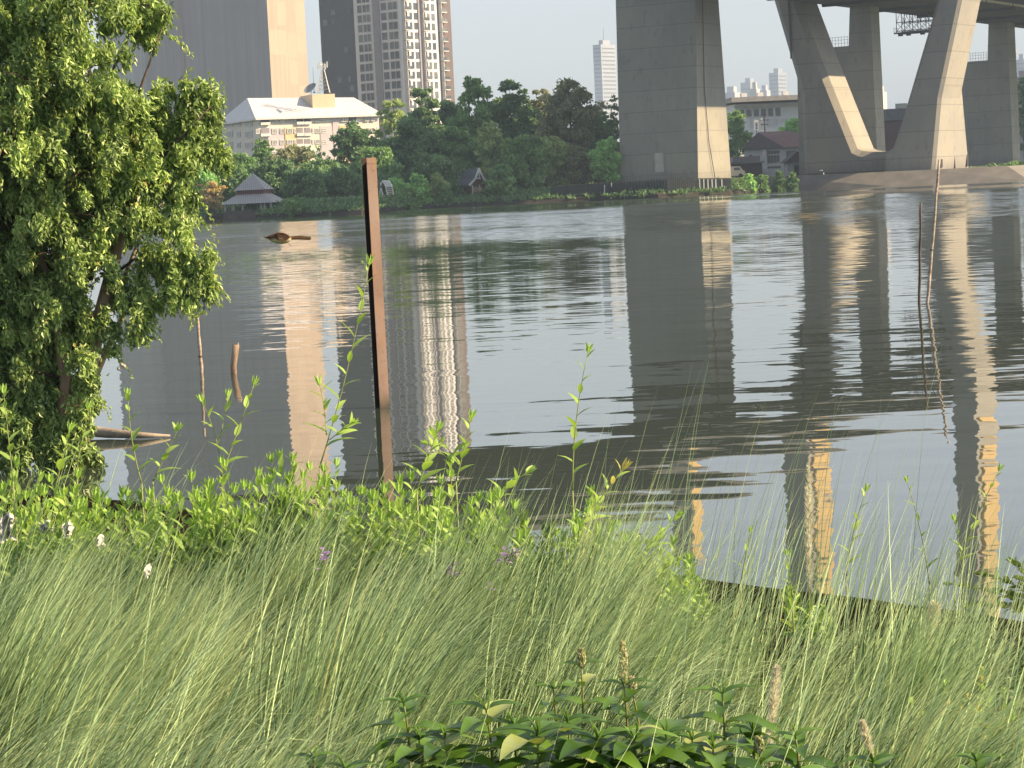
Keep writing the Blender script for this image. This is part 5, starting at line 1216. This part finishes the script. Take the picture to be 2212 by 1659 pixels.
broad_plant((1256, 1440), (1250, 1700), 4.3, 6, 0.07, 0.026, "tall thin plant with a short pale flower spike", 0.036, tone=0.6)
broad_plant((1195, 1490), (1200, 1700), 4.25, 6, 0.065, 0.024, "thin leafy plant just left of the short spiked one", tone=0.6)
broad_plant((1348, 1482), (1352, 1700), 4.2, 6, 0.08, 0.028, "plant with the longest cream flower spike", 0.088)
broad_plant((1366, 1495), (1392, 1700), 4.25, 4, 0.07, 0.026, "small spiked plant touching the longest flower spike", 0.03)
broad_plant((1160, 1590), (1150, 1740), 3.9, 7, 0.115, 0.044, "dark dense broad leaved plant at the bottom centre")
broad_plant((1290, 1600), (1285, 1740), 3.9, 7, 0.115, 0.044, "dark dense plant right of the bottom centre one")
broad_plant((1438, 1588), (1440, 1740), 3.95, 7, 0.105, 0.040, "bushy broad leaved plant under the long flower spike")
broad_plant((1560, 1500), (1558, 1700), 4.1, 6, 0.10, 0.032, "plant with drooping dark leaf pair left of the tall low plume")
broad_plant((1540, 1620), (1545, 1740), 3.9, 6, 0.10, 0.038, "low broad leaved plant beneath the drooping leaf pair")
broad_plant((1718, 1592), (1722, 1740), 4.0, 5, 0.09, 0.032, "plant with outspread leaves right of the tall low plume")
broad_plant((1640, 1625), (1640, 1740), 3.95, 5, 0.085, 0.032, "low plant with a pale bud at the bottom edge", 0.028)
broad_plant((1885, 1648), (1885, 1760), 3.95, 5, 0.09, 0.034, "plant cut by the bottom edge under the leaning plume")
broad_plant((2108, 1645), (2108, 1760), 4.0, 5, 0.085, 0.034, "plant cut by the bottom edge near the right corner", tone=0.6)
broad_plant((1110, 1570), (1105, 1740), 4.05, 6, 0.10, 0.040, "dark plant behind the bottom centre one")
broad_plant((1225, 1560), (1228, 1740), 4.1, 7, 0.10, 0.038, "dark leafy plant between the short and long flower spikes")
broad_plant((1370, 1600), (1372, 1740), 3.9, 7, 0.11, 0.042, "dense low plant below the longest flower spike")
broad_plant((1495, 1600), (1495, 1740), 4.0, 6, 0.10, 0.040, "dark low plant left of the drooping leaf pair")
broad_plant((905, 1600), (905, 1740), 3.95, 5, 0.09, 0.034, "low leafy plant at the foot of the leftmost broad plant")
broad_plant((1625, 1580), (1625, 1740), 4.1, 6, 0.10, 0.036, "dark leafy plant just left of the low straw plume")
broad_plant((676, 1640), (680, 1760), 4.0, 4, 0.085, 0.030, "plant alone at the bottom edge left of the others")
broad_plant((745, 1662), (745, 1780), 3.95, 4, 0.085, 0.030, "lowest plant between the lone left one and the group")

# ------------------------------------------------------------ straw plumes
plm = leafmat("straw_plume", (0.62, 0.60, 0.47), (0.84, 0.82, 0.68), 0.4, 0.7, tcol=(1, 1, 0.9))
def plume(top, bot, foot, Y, rad, label, n_=650):
    a = at(bot[0], bot[1], Y); b = at(top[0], top[1], Y); ft = at(foot[0], foot[1], Y); g_ = Vector((ft.x, ft.y, nearz(ft.x, ft.y)))
    root = thing("grass_plume", label, "seed plume", g_, "straw coloured plumes in the grass")
    mb = MB(); mb.tube([g_, a, a.lerp(b, 0.5), b], [0.0022, 0.0018, 0.0015, 0.0006], 5); mb.build("stalk", plain("straw_stalk", (0.35, 0.34, 0.14)), root)
    t_ = rs.random(n_); a_ = rs.random(n_)*6.28; ax_ = np.array((b-a).normalized()); AA = np.array(a); BB = np.array(b)
    env = np.sin(np.pi*np.clip(t_*0.9+0.06, 0, 1))**0.55
    c_ = AA+(BB-AA)*t_[:, None]; out_ = np.stack([np.cos(a_), np.sin(a_), np.zeros(n_)], 1); out_ = unit(out_-ax_*(out_@ax_)[:, None])
    d_ = ax_*1.0+out_*(0.5+0.5*rs.random((n_, 1))); Lh = rad*(1.0+0.9*rs.random(n_))*env
    n_W = 0.0010+0.00024*Y
    c_ = c_+unit(d_)*(Lh/2)[:, None]+out_*0.001
    v, f = leaf_cards(c_, Lh, n_W, d_, rs, 0.2); array_mesh("plume", v, f, plm, root, var=rs.random(len(f)))
plume((1746, 1008), (1747, 1262), (1752, 1400), 7.2, 0.019, "tallest straw plume standing before the water")
plume((2020, 1305), (1998, 1425), (1993, 1560), 6.4, 0.030, "fluffy straw plume before the dark bank at right", 800)
plume((1678, 1440), (1664, 1600), (1655, 1700), 4.6, 0.016, "straw plume rising from the dark broad leaves")
plume((1655, 1590), (1664, 1655), (1665, 1720), 4.5, 0.015, "lower straw plume at the bottom edge among leaves")
plume((1862, 1558), (1886, 1645), (1895, 1700), 4.5, 0.012, "short straw plume leaning left near the bottom edge")

# ------------------------------------------------------------ lilac flowers
lil = leafmat("lilac_petals", (0.38, 0.24, 0.58), (0.62, 0.46, 0.80), 0.35, 0.6, tcol=(1, 0.8, 1))
for (px, py, sz, lab) in ((975, 1232, 1.0, "lilac flower cluster in the grass under the condominium's reflection"), (1062, 1268, 0.8, "small lilac flower lowest of the five"), (1090, 1205, 1.0, "pale lilac flower in the pair at the right"), (1114, 1192, 0.7, "deep lilac bud highest of the five"), (702, 1205, 0.9, "dim lilac flower furthest left")):
    Y = 6.5; p_ = at(px, py, Y); g_ = Vector((p_.x, Y, nearz(p_.x, Y))); root = thing("lilac_flower", lab, "flower", g_, "lilac flowers in the grass")
    mb = MB(); mb.tube([g_, p_], 0.0016, 5); mb.build("stem", shoot_stem, root)
    lb = LB_()
    for q_ in range(int(16*sz)): 
        a_ = q_*2.4; c_ = p_+Vector((rnd.gauss(0, .009), rnd.gauss(0, .009), rnd.gauss(0, .011)))*sz
        lb.leaf(c_, Vector((math.cos(a_), math.sin(a_), rnd.uniform(-.1, .9))), Vector((0, 0, 1)), 0.022*sz, 0.015*sz, 0.3, 0.3, rnd.random(), rows=4)
    lb.build("petals", lil, root)
# ------------------------------------------------------------ white scraps caught in the grass
scm = plain("white_plastic", (0.62, 0.62, 0.60), (0.52, 0.52, 0.50), 0.5, 8)
def scrap(px, py, w_, h_, Y, lab, seed):
    c_ = at(px, py, Y); rr = random.Random(seed); n_ = 9; mb = MB(); vs = []
    for i in range(n_):
        for j in range(n_):
            u_, v_ = i/(n_-1)-0.5, j/(n_-1)-0.5; taper = 0.85+0.3*math.sin(v_*7+seed*2)*math.cos(u_*5)
            vs.append(c_+Vector((u_*w_/F*Y*taper+rr.gauss(0, .002), 0.03*math.sin(u_*9+seed)+0.012*math.sin(v_*13)+rr.gauss(0, .004), v_*h_/F*Y+0.01*math.sin(u_*7))))
    mb.add(vs, [(i*n_+j, (i+1)*n_+j, (i+1)*n_+j+1, i*n_+j+1) for i in range(n_-1) for j in range(n_-1)])
    o = mb.build("plastic_scrap", scm, origin=c_); sol = o.modifiers.new("s", 'SOLIDIFY'); sol.thickness = 0.0012
    tag(o, lab, "litter", "white scraps caught in the grass")
scrap(14, 1138, 38, 56, 7.9, "largest crumpled white scrap at the left edge", 1)
scrap(148, 1142, 17, 26, 7.6, "small torn white scrap hanging in a dark gap", 2)
scrap(100, 1138, 26, 22, 7.8, "dim white scrap between the largest and the torn one", 3)
scrap(214, 1172, 16, 22, 7.4, "white scrap furthest right of the upper row", 4)
scrap(318, 1235, 10, 18, 6.9, "tiny white scrap alone in the bright grass", 5)
# ------------------------------------------------------------ near tree in the shallows
YT = 21.5
bark = plain("tan_bark", (0.46, 0.34, 0.25), (0.26, 0.18, 0.13), 0.9, 6, (1, 1, 0.25), bump=0.5, bscale=18)
tb = at(150, 940, YT); troot = Vector((tb.x, tb.y, -0.05))
tree = thing("riverside_tree", "big leafy tree leaning from the near bank with tan forked trunk", "tree", troot)
mb = MB()
def TP(x, y, d=0): return at(x, y, YT-0.2+d)
mb.tube([troot+Vector((-0.02, 0, -0.2)), TP(160, 890), TP(192, 790), TP(215, 690), TP(240, 590), TP(262, 500), TP(278, 420), TP(250, 330, .1), TP(200, 230, .1), TP(190, 120, .2)], [0.12, 0.105, 0.085, 0.07, 0.06, 0.05, 0.042, 0.035, 0.03, 0.015], 12)
mb.tube([troot+Vector((0.10, 0.05, -0.2)), TP(192, 850), TP(225, 770, .1), TP(262, 690, .2), TP(268, 600, .25), TP(300, 520, .3), TP(350, 440, .3)], [0.035, 0.034, 0.03, 0.028, 0.022, 0.016, 0.01], 8)
mb.tube([troot+Vector((-0.12, -0.1, -0.2)), TP(130, 900, -.1), TP(142, 820, -.1), TP(120, 700, -.2), TP(90, 560, -.2), TP(60, 420, -.3), TP(40, 250, -.3)], [0.06, 0.055, 0.05, 0.042, 0.034, 0.026, 0.02], 10)
mb.build("trunk", bark, tree, smooth=True)
mb = MB()
brs = [((262, 500), (340, 470), (430, 530), -.2), ((225, 610), (290, 560), (400, 560), .1), ((278, 420), (360, 330), (455, 230), -.2), ((270, 440), (350, 400), (440, 400), .2), ((250, 330), (300, 200), (350, 60), 0), ((200, 600), (100, 640), (20, 620), -.3), ((90, 560), (20, 480), (-60, 420), 0), ((230, 300), (140, 260), (60, 200), -.2), ((140, 820), (70, 800), (-20, 860), -.3), ((190, 790), (100, 860), (60, 940), -.2), ((200, 230), (260, 120), (300, 20), .2), ((60, 420), (130, 320), (190, 300), -.4), ((310, 470), (370, 520), (440, 600), -.1)]
dbk = plain("dark_bark", (0.09, 0.065, 0.05), rough=0.9)
for a_, b2, c_, d_ in brs:
    mb = MB(); mb.tube([TP(*a_), TP(*b2, d_*0.6), TP(*c_, d_)], [0.022, 0.015, 0.006], 6); mb.build("branch", dbk, tree, smooth=True)
clumps = [(60, 60, 190, 120), (-60, 200, 180, 200), (150, 20, 120, 80), (300, 25, 75, 45), (330, 70, 45, 45), (100, 200, 185, 130), (200, 290, 150, 110), (190, 370, 190, 110), (370, 255, 95, 80), (440, 215, 45, 42), (425, 320, 62, 75), (465, 330, 24, 50), (330, 400, 90, 70), (395, 440, 36, 38), (60, 440, 170, 120), (200, 500, 110, 70), (330, 580, 80, 45), (425, 570, 48, 52), (385, 640, 50, 42), (300, 640, 62, 45), (440, 640, 26, 50), (300, 700, 24, 40), (50, 620, 140, 110), (110, 680, 85, 80), (40, 780, 110, 90), (95, 800, 55, 60), (175, 700, 40, 50), (238, 745, 20, 30), (70, 900, 95, 70), (30, 960, 80, 60), (140, 930, 60, 50), (170, 985, 50, 35), (-40, 560, 120, 160), (405, 490, 34, 30), (345, 485, 22, 30), (185, 865, 30, 30), (280, 330, 120, 100), (150, 560, 120, 80), (110, 470, 140, 90), (240, 450, 100, 70), (60, 720, 120, 100), (100, 850, 90, 70), (10, 320, 120, 140), (240, 250, 90, 70), (120, 640, 70, 60), (20, 900, 70, 90), (90, 980, 90, 45), (205, 690, 32, 34), (165, 770, 32, 34), (235, 600, 30, 30), (190, 830, 25, 24), (130, 860, 40, 40)]
rs = np.random.default_rng(5); V_, FF, VA = [], [], []; k = 0; mpp = YT/F
tw_ = MB()
for (cx_, cy_, rx_, ry_) in clumps:
    layers = max(1, int(rx_/55)); 
    for q_ in range(layers):
        dpt = (rs.normal()*0.35 if layers > 1 else rs.normal()*0.12)-0.22-(0.25 if rx_ < 35 else 0)
        c_ = at(cx_+rs.normal()*4, cy_+rs.normal()*4, YT+dpt)
        n = int(math.pi*rx_*ry_*0.075/layers*2.7)
        ns = max(3, int(rx_*ry_/260/layers)+2)
        for s_ in range(ns):
            u_ = unit(rs.normal(size=3)); r_ = rs.random()**0.45*1.02
            sp = np.array(c_)+u_*r_*np.array([rx_*mpp, rx_*mpp*0.8, ry_*mpp]); rr = (12+20*rs.random()**1.5)*mpp
            nn_ = max(8, n//ns); p_, uu = clump_points((sp[0], sp[1], sp[2], rr*1.0, rr*1.0, rr*1.7), nn_, rs, 0.15)
            d_ = np.array([0.12, 0, -0.75])+rs.normal(size=p_.shape)*0.55+uu*0.25
            L = 0.050+0.034*rs.random(len(p_)); v, f = leaf_cards(p_, L, L*0.42, d_, rs, 0.25); V_.append(v); FF.append(f+k); k += len(v)
            tone = 0.2+0.5*rs.random(); VA.append(np.clip(tone+0.5*(rs.random(len(f))-0.5)+ (0.3*(rs.random(len(f)) < .06)), 0, 1))
            if s_ % 2 == 0:
                e_ = Vector(sp); st = Vector(c_)+ (e_-Vector(c_))*0.2+Z*0.05; tw_.tube([st, (st+e_)/2+Z*0.03, e_], [0.007, 0.005, 0.002], 4, cap=False)
for i in range(130):    # drooping sprigs that break up the outline
    (cx_, cy_, rx_, ry_) = clumps[int(rs.random()*len(clumps))]
    if cx_ < 150 and rs.random() < 0.6: continue
    a_ = rs.random()*2*math.pi; st = at(cx_+math.cos(a_)*rx_*0.85, cy_-abs(math.sin(a_))*ry_*0.7*(1 if rs.random() < .35 else -1), YT-0.3+0.4*rs.normal()*0.5)
    Lg = 0.16+0.22*rs.random(); n = int(Lg/0.014); t_ = np.linspace(0, 1, n)
    ox = (0.15+0.5*rs.random())*(1 if math.cos(a_) > 0 else -1)*Lg
    up_k = 0.25*rs.random()
    pth = np.stack([st.x+ox*t_, st.y+0*t_, st.z+Lg*(up_k*t_-t_**1.7*(0.6+up_k))], 1)
    d_ = np.array([ox*1.2, 0, -0.25])/Lg+rs.normal(size=(n, 3))*0.55; L = (0.05+0.03*rs.random(n))*(1-0.35*t_)
    v, f = leaf_cards(pth+rs.normal(size=(n, 3))*0.012, L, L*0.42, d_, rs, 0.25); V_.append(v); FF.append(f+k); k += len(v); VA.append(np.clip(0.4+0.5*rs.random(len(f)), 0, 1))
    tw_.tube([Vector(pth[0]), Vector(pth[n//2]), Vector(pth[-1])], [0.004, 0.003, 0.0015], 4, cap=False)
treem = leafmat("near_tree_leaves", (0.035, 0.09, 0.022), (0.60, 0.80, 0.27), 0.30, 0.4, c3=(0.62, 0.56, 0.22), f3=0.97, spec=0.5)
array_mesh("crown", np.concatenate(V_), np.concatenate(FF), treem, tree, var=np.concatenate(VA)); print("leaves", sum(len(f) for f in FF))
tw_.build("twigs", plain("twig_brown", (0.12, 0.08, 0.055)), tree, kind="stuff")
# weighted line hanging from a branch
a_ = TP(259, 735, -0.3); b2 = TP(263, 788, -0.3); hl = thing("hanging_line", "thin line with small knotted weight hanging from the tree over water", "fishing line", b2)
mb = MB(); mb.tube([a_, b2], 0.003, 5); mb.build("cord", steel, hl)
mb = MB(); 
for dx, dz in ((0, 0), (0.02, -0.015), (-0.03, -0.035)):
    bmx = bmesh.new(); bmesh.ops.create_icosphere(bmx, subdivisions=2, radius=0.02); mb.add([v.co+b2+Vector((dx, 0, dz)) for v in bmx.verts], [tuple(v.index for v in f.verts) for f in bmx.faces]); bmx.free()
mb.build("weight", plain("pale_weight", (0.45, 0.42, 0.36)), hl)

# ------------------------------------------------------------ rusty post
pbm = onz(826, 880); Yp0 = pbm.y
pt_ = at(796.5, 341, Yp0); s_ = 0.127; an_ = R(31)
nr = Vector((math.sin(an_), -math.cos(an_), 0)); nl = Vector((-math.cos(an_), -math.sin(an_), 0))
axd = (pt_-pbm).normalized()
rust_l = None
mt, nt, b = newmat("rusty_steel")
n1 = noise(nt, 6, 6, (1, 1, 0.5)); n2 = noise(nt, 30, 4, (1, 1, 0.6)); n3_ = noise(nt, 1.4, 3, (1, 1, 0.7))
c = mixrgb(nt, (0.19, 0.125, 0.098), (0.27, 0.205, 0.175), ramp(nt, n3_.outputs[0], 0.4, 0.65)); c = mixrgb(nt, c, (0.25, 0.15, 0.09), ramp(nt, n1.outputs[0], 0.5, 0.72)); c = mixrgb(nt, c, (0.09, 0.055, 0.042), ramp(nt, n2.outputs[0], 0.6, 0.8))
g = N(nt, "ShaderNodeNewGeometry"); sx = N(nt, "ShaderNodeSeparateXYZ"); nt.links.new(g.outputs['Position'], sx.inputs[0])
wz = N(nt, "ShaderNodeMath", operation='MULTIPLY_ADD'); wz.inputs[1].default_value = 0.25; nt.links.new(n1.outputs[0], wz.inputs[0]); nt.links.new(sx.outputs[2], wz.inputs[2])
c = mixrgb(nt, (0.045, 0.04, 0.03), c, ramp(nt, wz.outputs[0], 0.16, 0.34))   # damp slimy band at the waterline
nt.links.new(c, b.inputs['Base Color']); b.inputs['Roughness'].default_value = 0.75
bp = N(nt, "ShaderNodeBump"); bp.inputs['Strength'].default_value = 0.3; bp.inputs['Distance'].default_value = 0.003; nt.links.new(n2.outputs[0], bp.inputs['Height']); nt.links.new(bp.outputs[0], b.inputs['Normal'])
post = thing("steel_post", "tall leaning rusty square steel post standing in the river", "post", Vector((pbm.x, pbm.y, 0)))
mb = MB(); q0, q1 = pbm-axd*0.6, pt_
# an open channel: web towards the sun, two flanges, the hollow side turned left
hs2 = s_/2; tk = 0.009
sec = [nr*hs2-nl*hs2, nr*hs2+nl*hs2, nr*(hs2-tk)+nl*hs2, nr*(hs2-tk)-nl*(hs2-tk), -nr*(hs2-tk)-nl*(hs2-tk), -nr*(hs2-tk)+nl*hs2, -nr*hs2+nl*hs2, -nr*hs2-nl*hs2]
m_ = len(sec); mb.add([q0+v_ for v_ in sec]+[q1+v_ for v_ in sec], [(i, (i+1) % m_, (i+1) % m_+m_, i+m_) for i in (0, 1, 5, 6, 7)]+[tuple(range(m_)), tuple(reversed(range(m_, 2*m_)))], 0)
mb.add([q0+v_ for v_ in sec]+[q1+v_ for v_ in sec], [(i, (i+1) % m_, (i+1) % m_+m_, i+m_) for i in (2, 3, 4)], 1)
o = mb.build("shaft", [mt, plain("black_inner_shade", (0.03, 0.018, 0.014), (0.05, 0.028, 0.02), 0.9, 6)], post)  # inner faces coloured near black to deepen the channel's shade
mb = MB(); mb.prism([q1+nr*hs2-nl*hs2*0.97-axd*0.07, q1+nr*hs2+nl*hs2*0.97-axd*0.07, q1+nr*hs2+nl*hs2*0.97-axd*0.045, q1+nr*hs2-nl*hs2*0.97-axd*0.045], nr*0.004); mb.build("weld_bead", mt, post)

# ------------------------------------------------------------ stakes, stump, log
bamboo = plain("weathered_bamboo", (0.48, 0.42, 0.35), (0.22, 0.17, 0.13), 0.8, 5, (1, 1, 3)); darkwood = plain("dark_wet_wood", (0.09, 0.065, 0.05), (0.05, 0.04, 0.03), 0.7, 8)
def stake(bot, pts_px, rad, mt_, lab, name="bamboo_stake", Yo=0.0):
    g_ = onz(*bot); root = thing(name, lab, "stake", Vector((g_.x, g_.y, 0)), "stakes standing in the river" if name == "bamboo_stake" else None)
    P_ = [at(x, y, g_.y+Yo*i) for i, (x, y) in enumerate(pts_px)]; d_ = (P_[0]-g_).normalized()
    mb = MB(); al_ = [g_-d_*0.35, g_]+P_; rad_ = [rad*(1.05-0.35*i/(len(al_)-1)) for i in range(len(al_))]
    dense, rr = [], []
    for i in range(len(al_)-1):
        for q_ in range(4): dense.append(al_[i].lerp(al_[i+1], q_/4)+Vector((rnd.gauss(0, rad*0.12), 0, 0))); rr.append(rad_[i]*(1+(0.12 if q_ == 2 else 0)))
    dense.append(al_[-1]); rr.append(rad_[-1]*0.9)
    mb.tube(dense, rr, 8); mb.build("shaft", mt_, root, smooth=True)
    mb = MB(); i = len(dense)//2; mb.tube([dense[i]-d_*0.012, dense[i]+d_*0.012], rr[i]*1.3, 8); mb.build("node_ring", darkwood, root)
    return root
stake((2003, 655), [(2013, 540), (2021, 440), (2029, 345)], 0.030, bamboo, "taller bamboo stake leaning right in the river")
stake((1986, 655), [(1987, 560), (1988, 500), (1989, 436)], 0.026, darkwood, "shorter dark upright stake left of the tall leaning one")
stake((435.5, 806), [(433, 770), (429, 720), (426, 680)], 0.028, bamboo, "thin pale stick leaning left below the tree's drooping leaves")
g_ = onz(505, 806); st = thing("broken_stump", "short broken wooden stump leaning in the water between stick and post", "stump", Vector((g_.x, g_.y, 0)))
mb = MB(); p1 = at(504, 792, g_.y); p2 = at(510, 745, g_.y); p3 = at(516, 750, g_.y)
mb.tube([g_-Z*0.3, g_, p1, at(507, 768, g_.y), p2], [0.048, 0.046, 0.045, 0.048, 0.05], 10); mb.build("trunk", plain("split_wood", (0.38, 0.28, 0.20), (0.15, 0.10, 0.075), 0.85, 5, (2, 2, 0.6)), st, smooth=True)
mb = MB(); mb.tube([p2-Z*0.02+Vector((0.02, 0, 0)), p2+Vector((0.035, 0, 0.035))], [0.02, 0.004], 6); mb.build("splinter", bamboo, st)
la = onz(100, 938, 0.06); lb2 = onz(366, 942, 0.015)
lg = thing("fallen_log", "pale fallen log lying half in the water beside the tree foot", "log", onz(230, 945))
mb = MB(); A0 = onz(90, 925, 0.10); B0 = onz(300, 940, 0.045); C0 = onz(368, 941, 0.02)
mb.tube([A0, A0.lerp(B0, .35)+Z*0.012, A0.lerp(B0, .7), B0, C0], [0.075, 0.068, 0.055, 0.035, 0.010], 10); mb.build("bole", plain("pale_driftwood", (0.42, 0.37, 0.30), (0.22, 0.18, 0.14), 0.85, 3, (0.4, 2, 2), bump=0.5), lg, smooth=True)
mb = MB(); q_ = A0.lerp(B0, .8); mb.tube([q_, q_+Vector((0.07, -0.02, 0.05))], [0.014, 0.007], 6); mb.build("snag", bamboo, lg)

# ------------------------------------------------------------ bird in flight
YB = 8.6
def BP(x, y, d=0): return at(700/1.8228+x*0.3617/1.8228, 550/1.8228+y*0.3617/1.8228, YB+d)   # measured on an enlarged view
bird = thing("brown_bird", "small brown bird with cream belly and long tail gliding low over the river", "bird", BP(1120, 1080))
prof = [  # x, top, bottom of the silhouette, half depth
 (968, 1060, 1072, 0.004), (985, 1046, 1085, 0.009), (1010, 1035, 1104, 0.013), (1040, 1024, 1120, 0.0165), (1075, 1012, 1130, 0.019), (1110, 1008, 1134, 0.021), (1145, 1012, 1134, 0.020), (1180, 1022, 1128, 0.017), (1210, 1042, 1112, 0.012), (1235, 1056, 1096, 0.007)]
mb = MB(); nseg = 14; rings = []
for (x, yt, yb, hd) in prof:
    a_, b2 = BP(x, yt), BP(x, yb); c_ = (a_+b2)/2; hv = (a_-b2)/2
    rings.append([c_+hv*math.cos(2*math.pi*j/nseg)+Vector((0, hd, 0))*math.sin(2*math.pi*j/nseg) for j in range(nseg)])
vs = [p_ for r_ in rings for p_ in r_]; fs = [(i*nseg+j, i*nseg+(j+1) % nseg, (i+1)*nseg+(j+1) % nseg, (i+1)*nseg+j) for i in range(len(rings)-1) for j in range(nseg)]
fs += [tuple(range(nseg)), tuple(reversed(range((len(rings)-1)*nseg, len(rings)*nseg)))]
mb.add(vs, fs)
mt, nt, b = newmat("bird_plumage"); g = N(nt, "ShaderNodeNewGeometry"); sx = N(nt, "ShaderNodeSeparateXYZ"); nt.links.new(g.outputs['Position'], sx.inputs[0])
zb0, zb1 = BP(1100, 1092).z, BP(1100, 1068).z; nn_ = noise(nt, 60, 3); 
cfa = N(nt, "ShaderNodeMath", operation='MULTIPLY_ADD'); cfa.inputs[1].default_value = 0.012; nt.links.new(nn_.outputs[0], cfa.inputs[0]); nt.links.new(sx.outputs[2], cfa.inputs[2])
nt.links.new(mixrgb(nt, (0.46, 0.44, 0.25), (0.085, 0.042, 0.022), ramp(nt, cfa.outputs[0], zb0+0.006, zb1+0.006)), b.inputs['Base Color']); b.inputs['Roughness'].default_value = 0.8
mb.build("body", mt, bird, smooth=True)
brn = plain("bird_brown", (0.10, 0.05, 0.024), (0.06, 0.03, 0.016), 0.8, 60); tailm = plain("bird_tail_brown", (0.22, 0.12, 0.06), (0.15, 0.08, 0.04), 0.8, 50)
for s_ in (-1, 1):   # folded wings lying on the flanks
    mb = MB(); pts = [(1040, 1040), (1085, 1016), (1150, 1018), (1205, 1040), (1222, 1062), (1190, 1095), (1150, 1112), (1095, 1098), (1060, 1072)]
    d_ = s_*0.0195; mb.prism([BP(x, y, d_*(1-0.35*abs(x-1120)/110)) for x, y in pts], Vector((0, s_*0.003, 0))); mb.build("wing", brn, bird)
mb = MB(); 
for k_, dy in enumerate((-7, 0, 7)): mb.prism([BP(1210, 1062+dy, k_*0.002), BP(1330, 1052+dy*1.2, k_*0.002), BP(1440, 1066+dy*1.5, k_*0.002), BP(1452, 1078+dy, k_*0.002), BP(1430, 1086+dy, k_*0.002), BP(1320, 1080+dy, k_*0.002), BP(1215, 1084+dy, k_*0.002)], Vector((0, 0.0018, 0)))
mb.build("tail", tailm, bird)
mb = MB(); mb.tube([BP(975, 1066), BP(950, 1064), BP(928, 1066)], [0.0036, 0.0024, 0.0006], 7); mb.build("beak", plain("dark_beak", (0.03, 0.025, 0.02), rough=0.4), bird)
for s_ in (-1, 1):
    mb = MB(); mb.tube([BP(1190, 1118, s_*0.008), BP(1215, 1130, s_*0.008), BP(1222, 1150, s_*0.008)], 0.0009, 5)
    for q_ in (-12, 0, 12): mb.tube([BP(1222, 1148, s_*0.008), BP(1228+q_, 1162-abs(q_)*0.4, s_*0.008)], 0.0006, 4)
    mb.build("leg", plain("bird_leg", (0.2, 0.12, 0.09)), bird)
    mb = MB(); bmx = bmesh.new(); bmesh.ops.create_icosphere(bmx, subdivisions=2, radius=0.0018); q_ = BP(992, 1056, s_*0.0085); mb.add([v.co+q_ for v in bmx.verts], [tuple(v.index for v in f.verts) for f in bmx.faces]); bmx.free(); mb.build("eye", dark, bird)

# ------------------------------------------------------------ haze
hz_m = bpy.data.materials.new("haze_air"); hz_m.use_nodes = True
hn = hz_m.node_tree; hn.nodes.clear()
pv = hn.nodes.new("ShaderNodeVolumePrincipled"); pv.inputs['Color'].default_value = (0.54, 0.71, 0.96, 1)
pv.inputs['Density'].default_value = 0.00025; pv.inputs['Anisotropy'].default_value = 0.0
ho = hn.nodes.new("ShaderNodeOutputMaterial"); hn.links.new(pv.outputs[0], ho.inputs['Volume'])
hb_ = MB(); hb_.box((0, 3500, 67), (12000, 12000, 138)); tag(hb_.build("haze", hz_m), "pale morning haze over the river and city", "haze", kind="stuff")
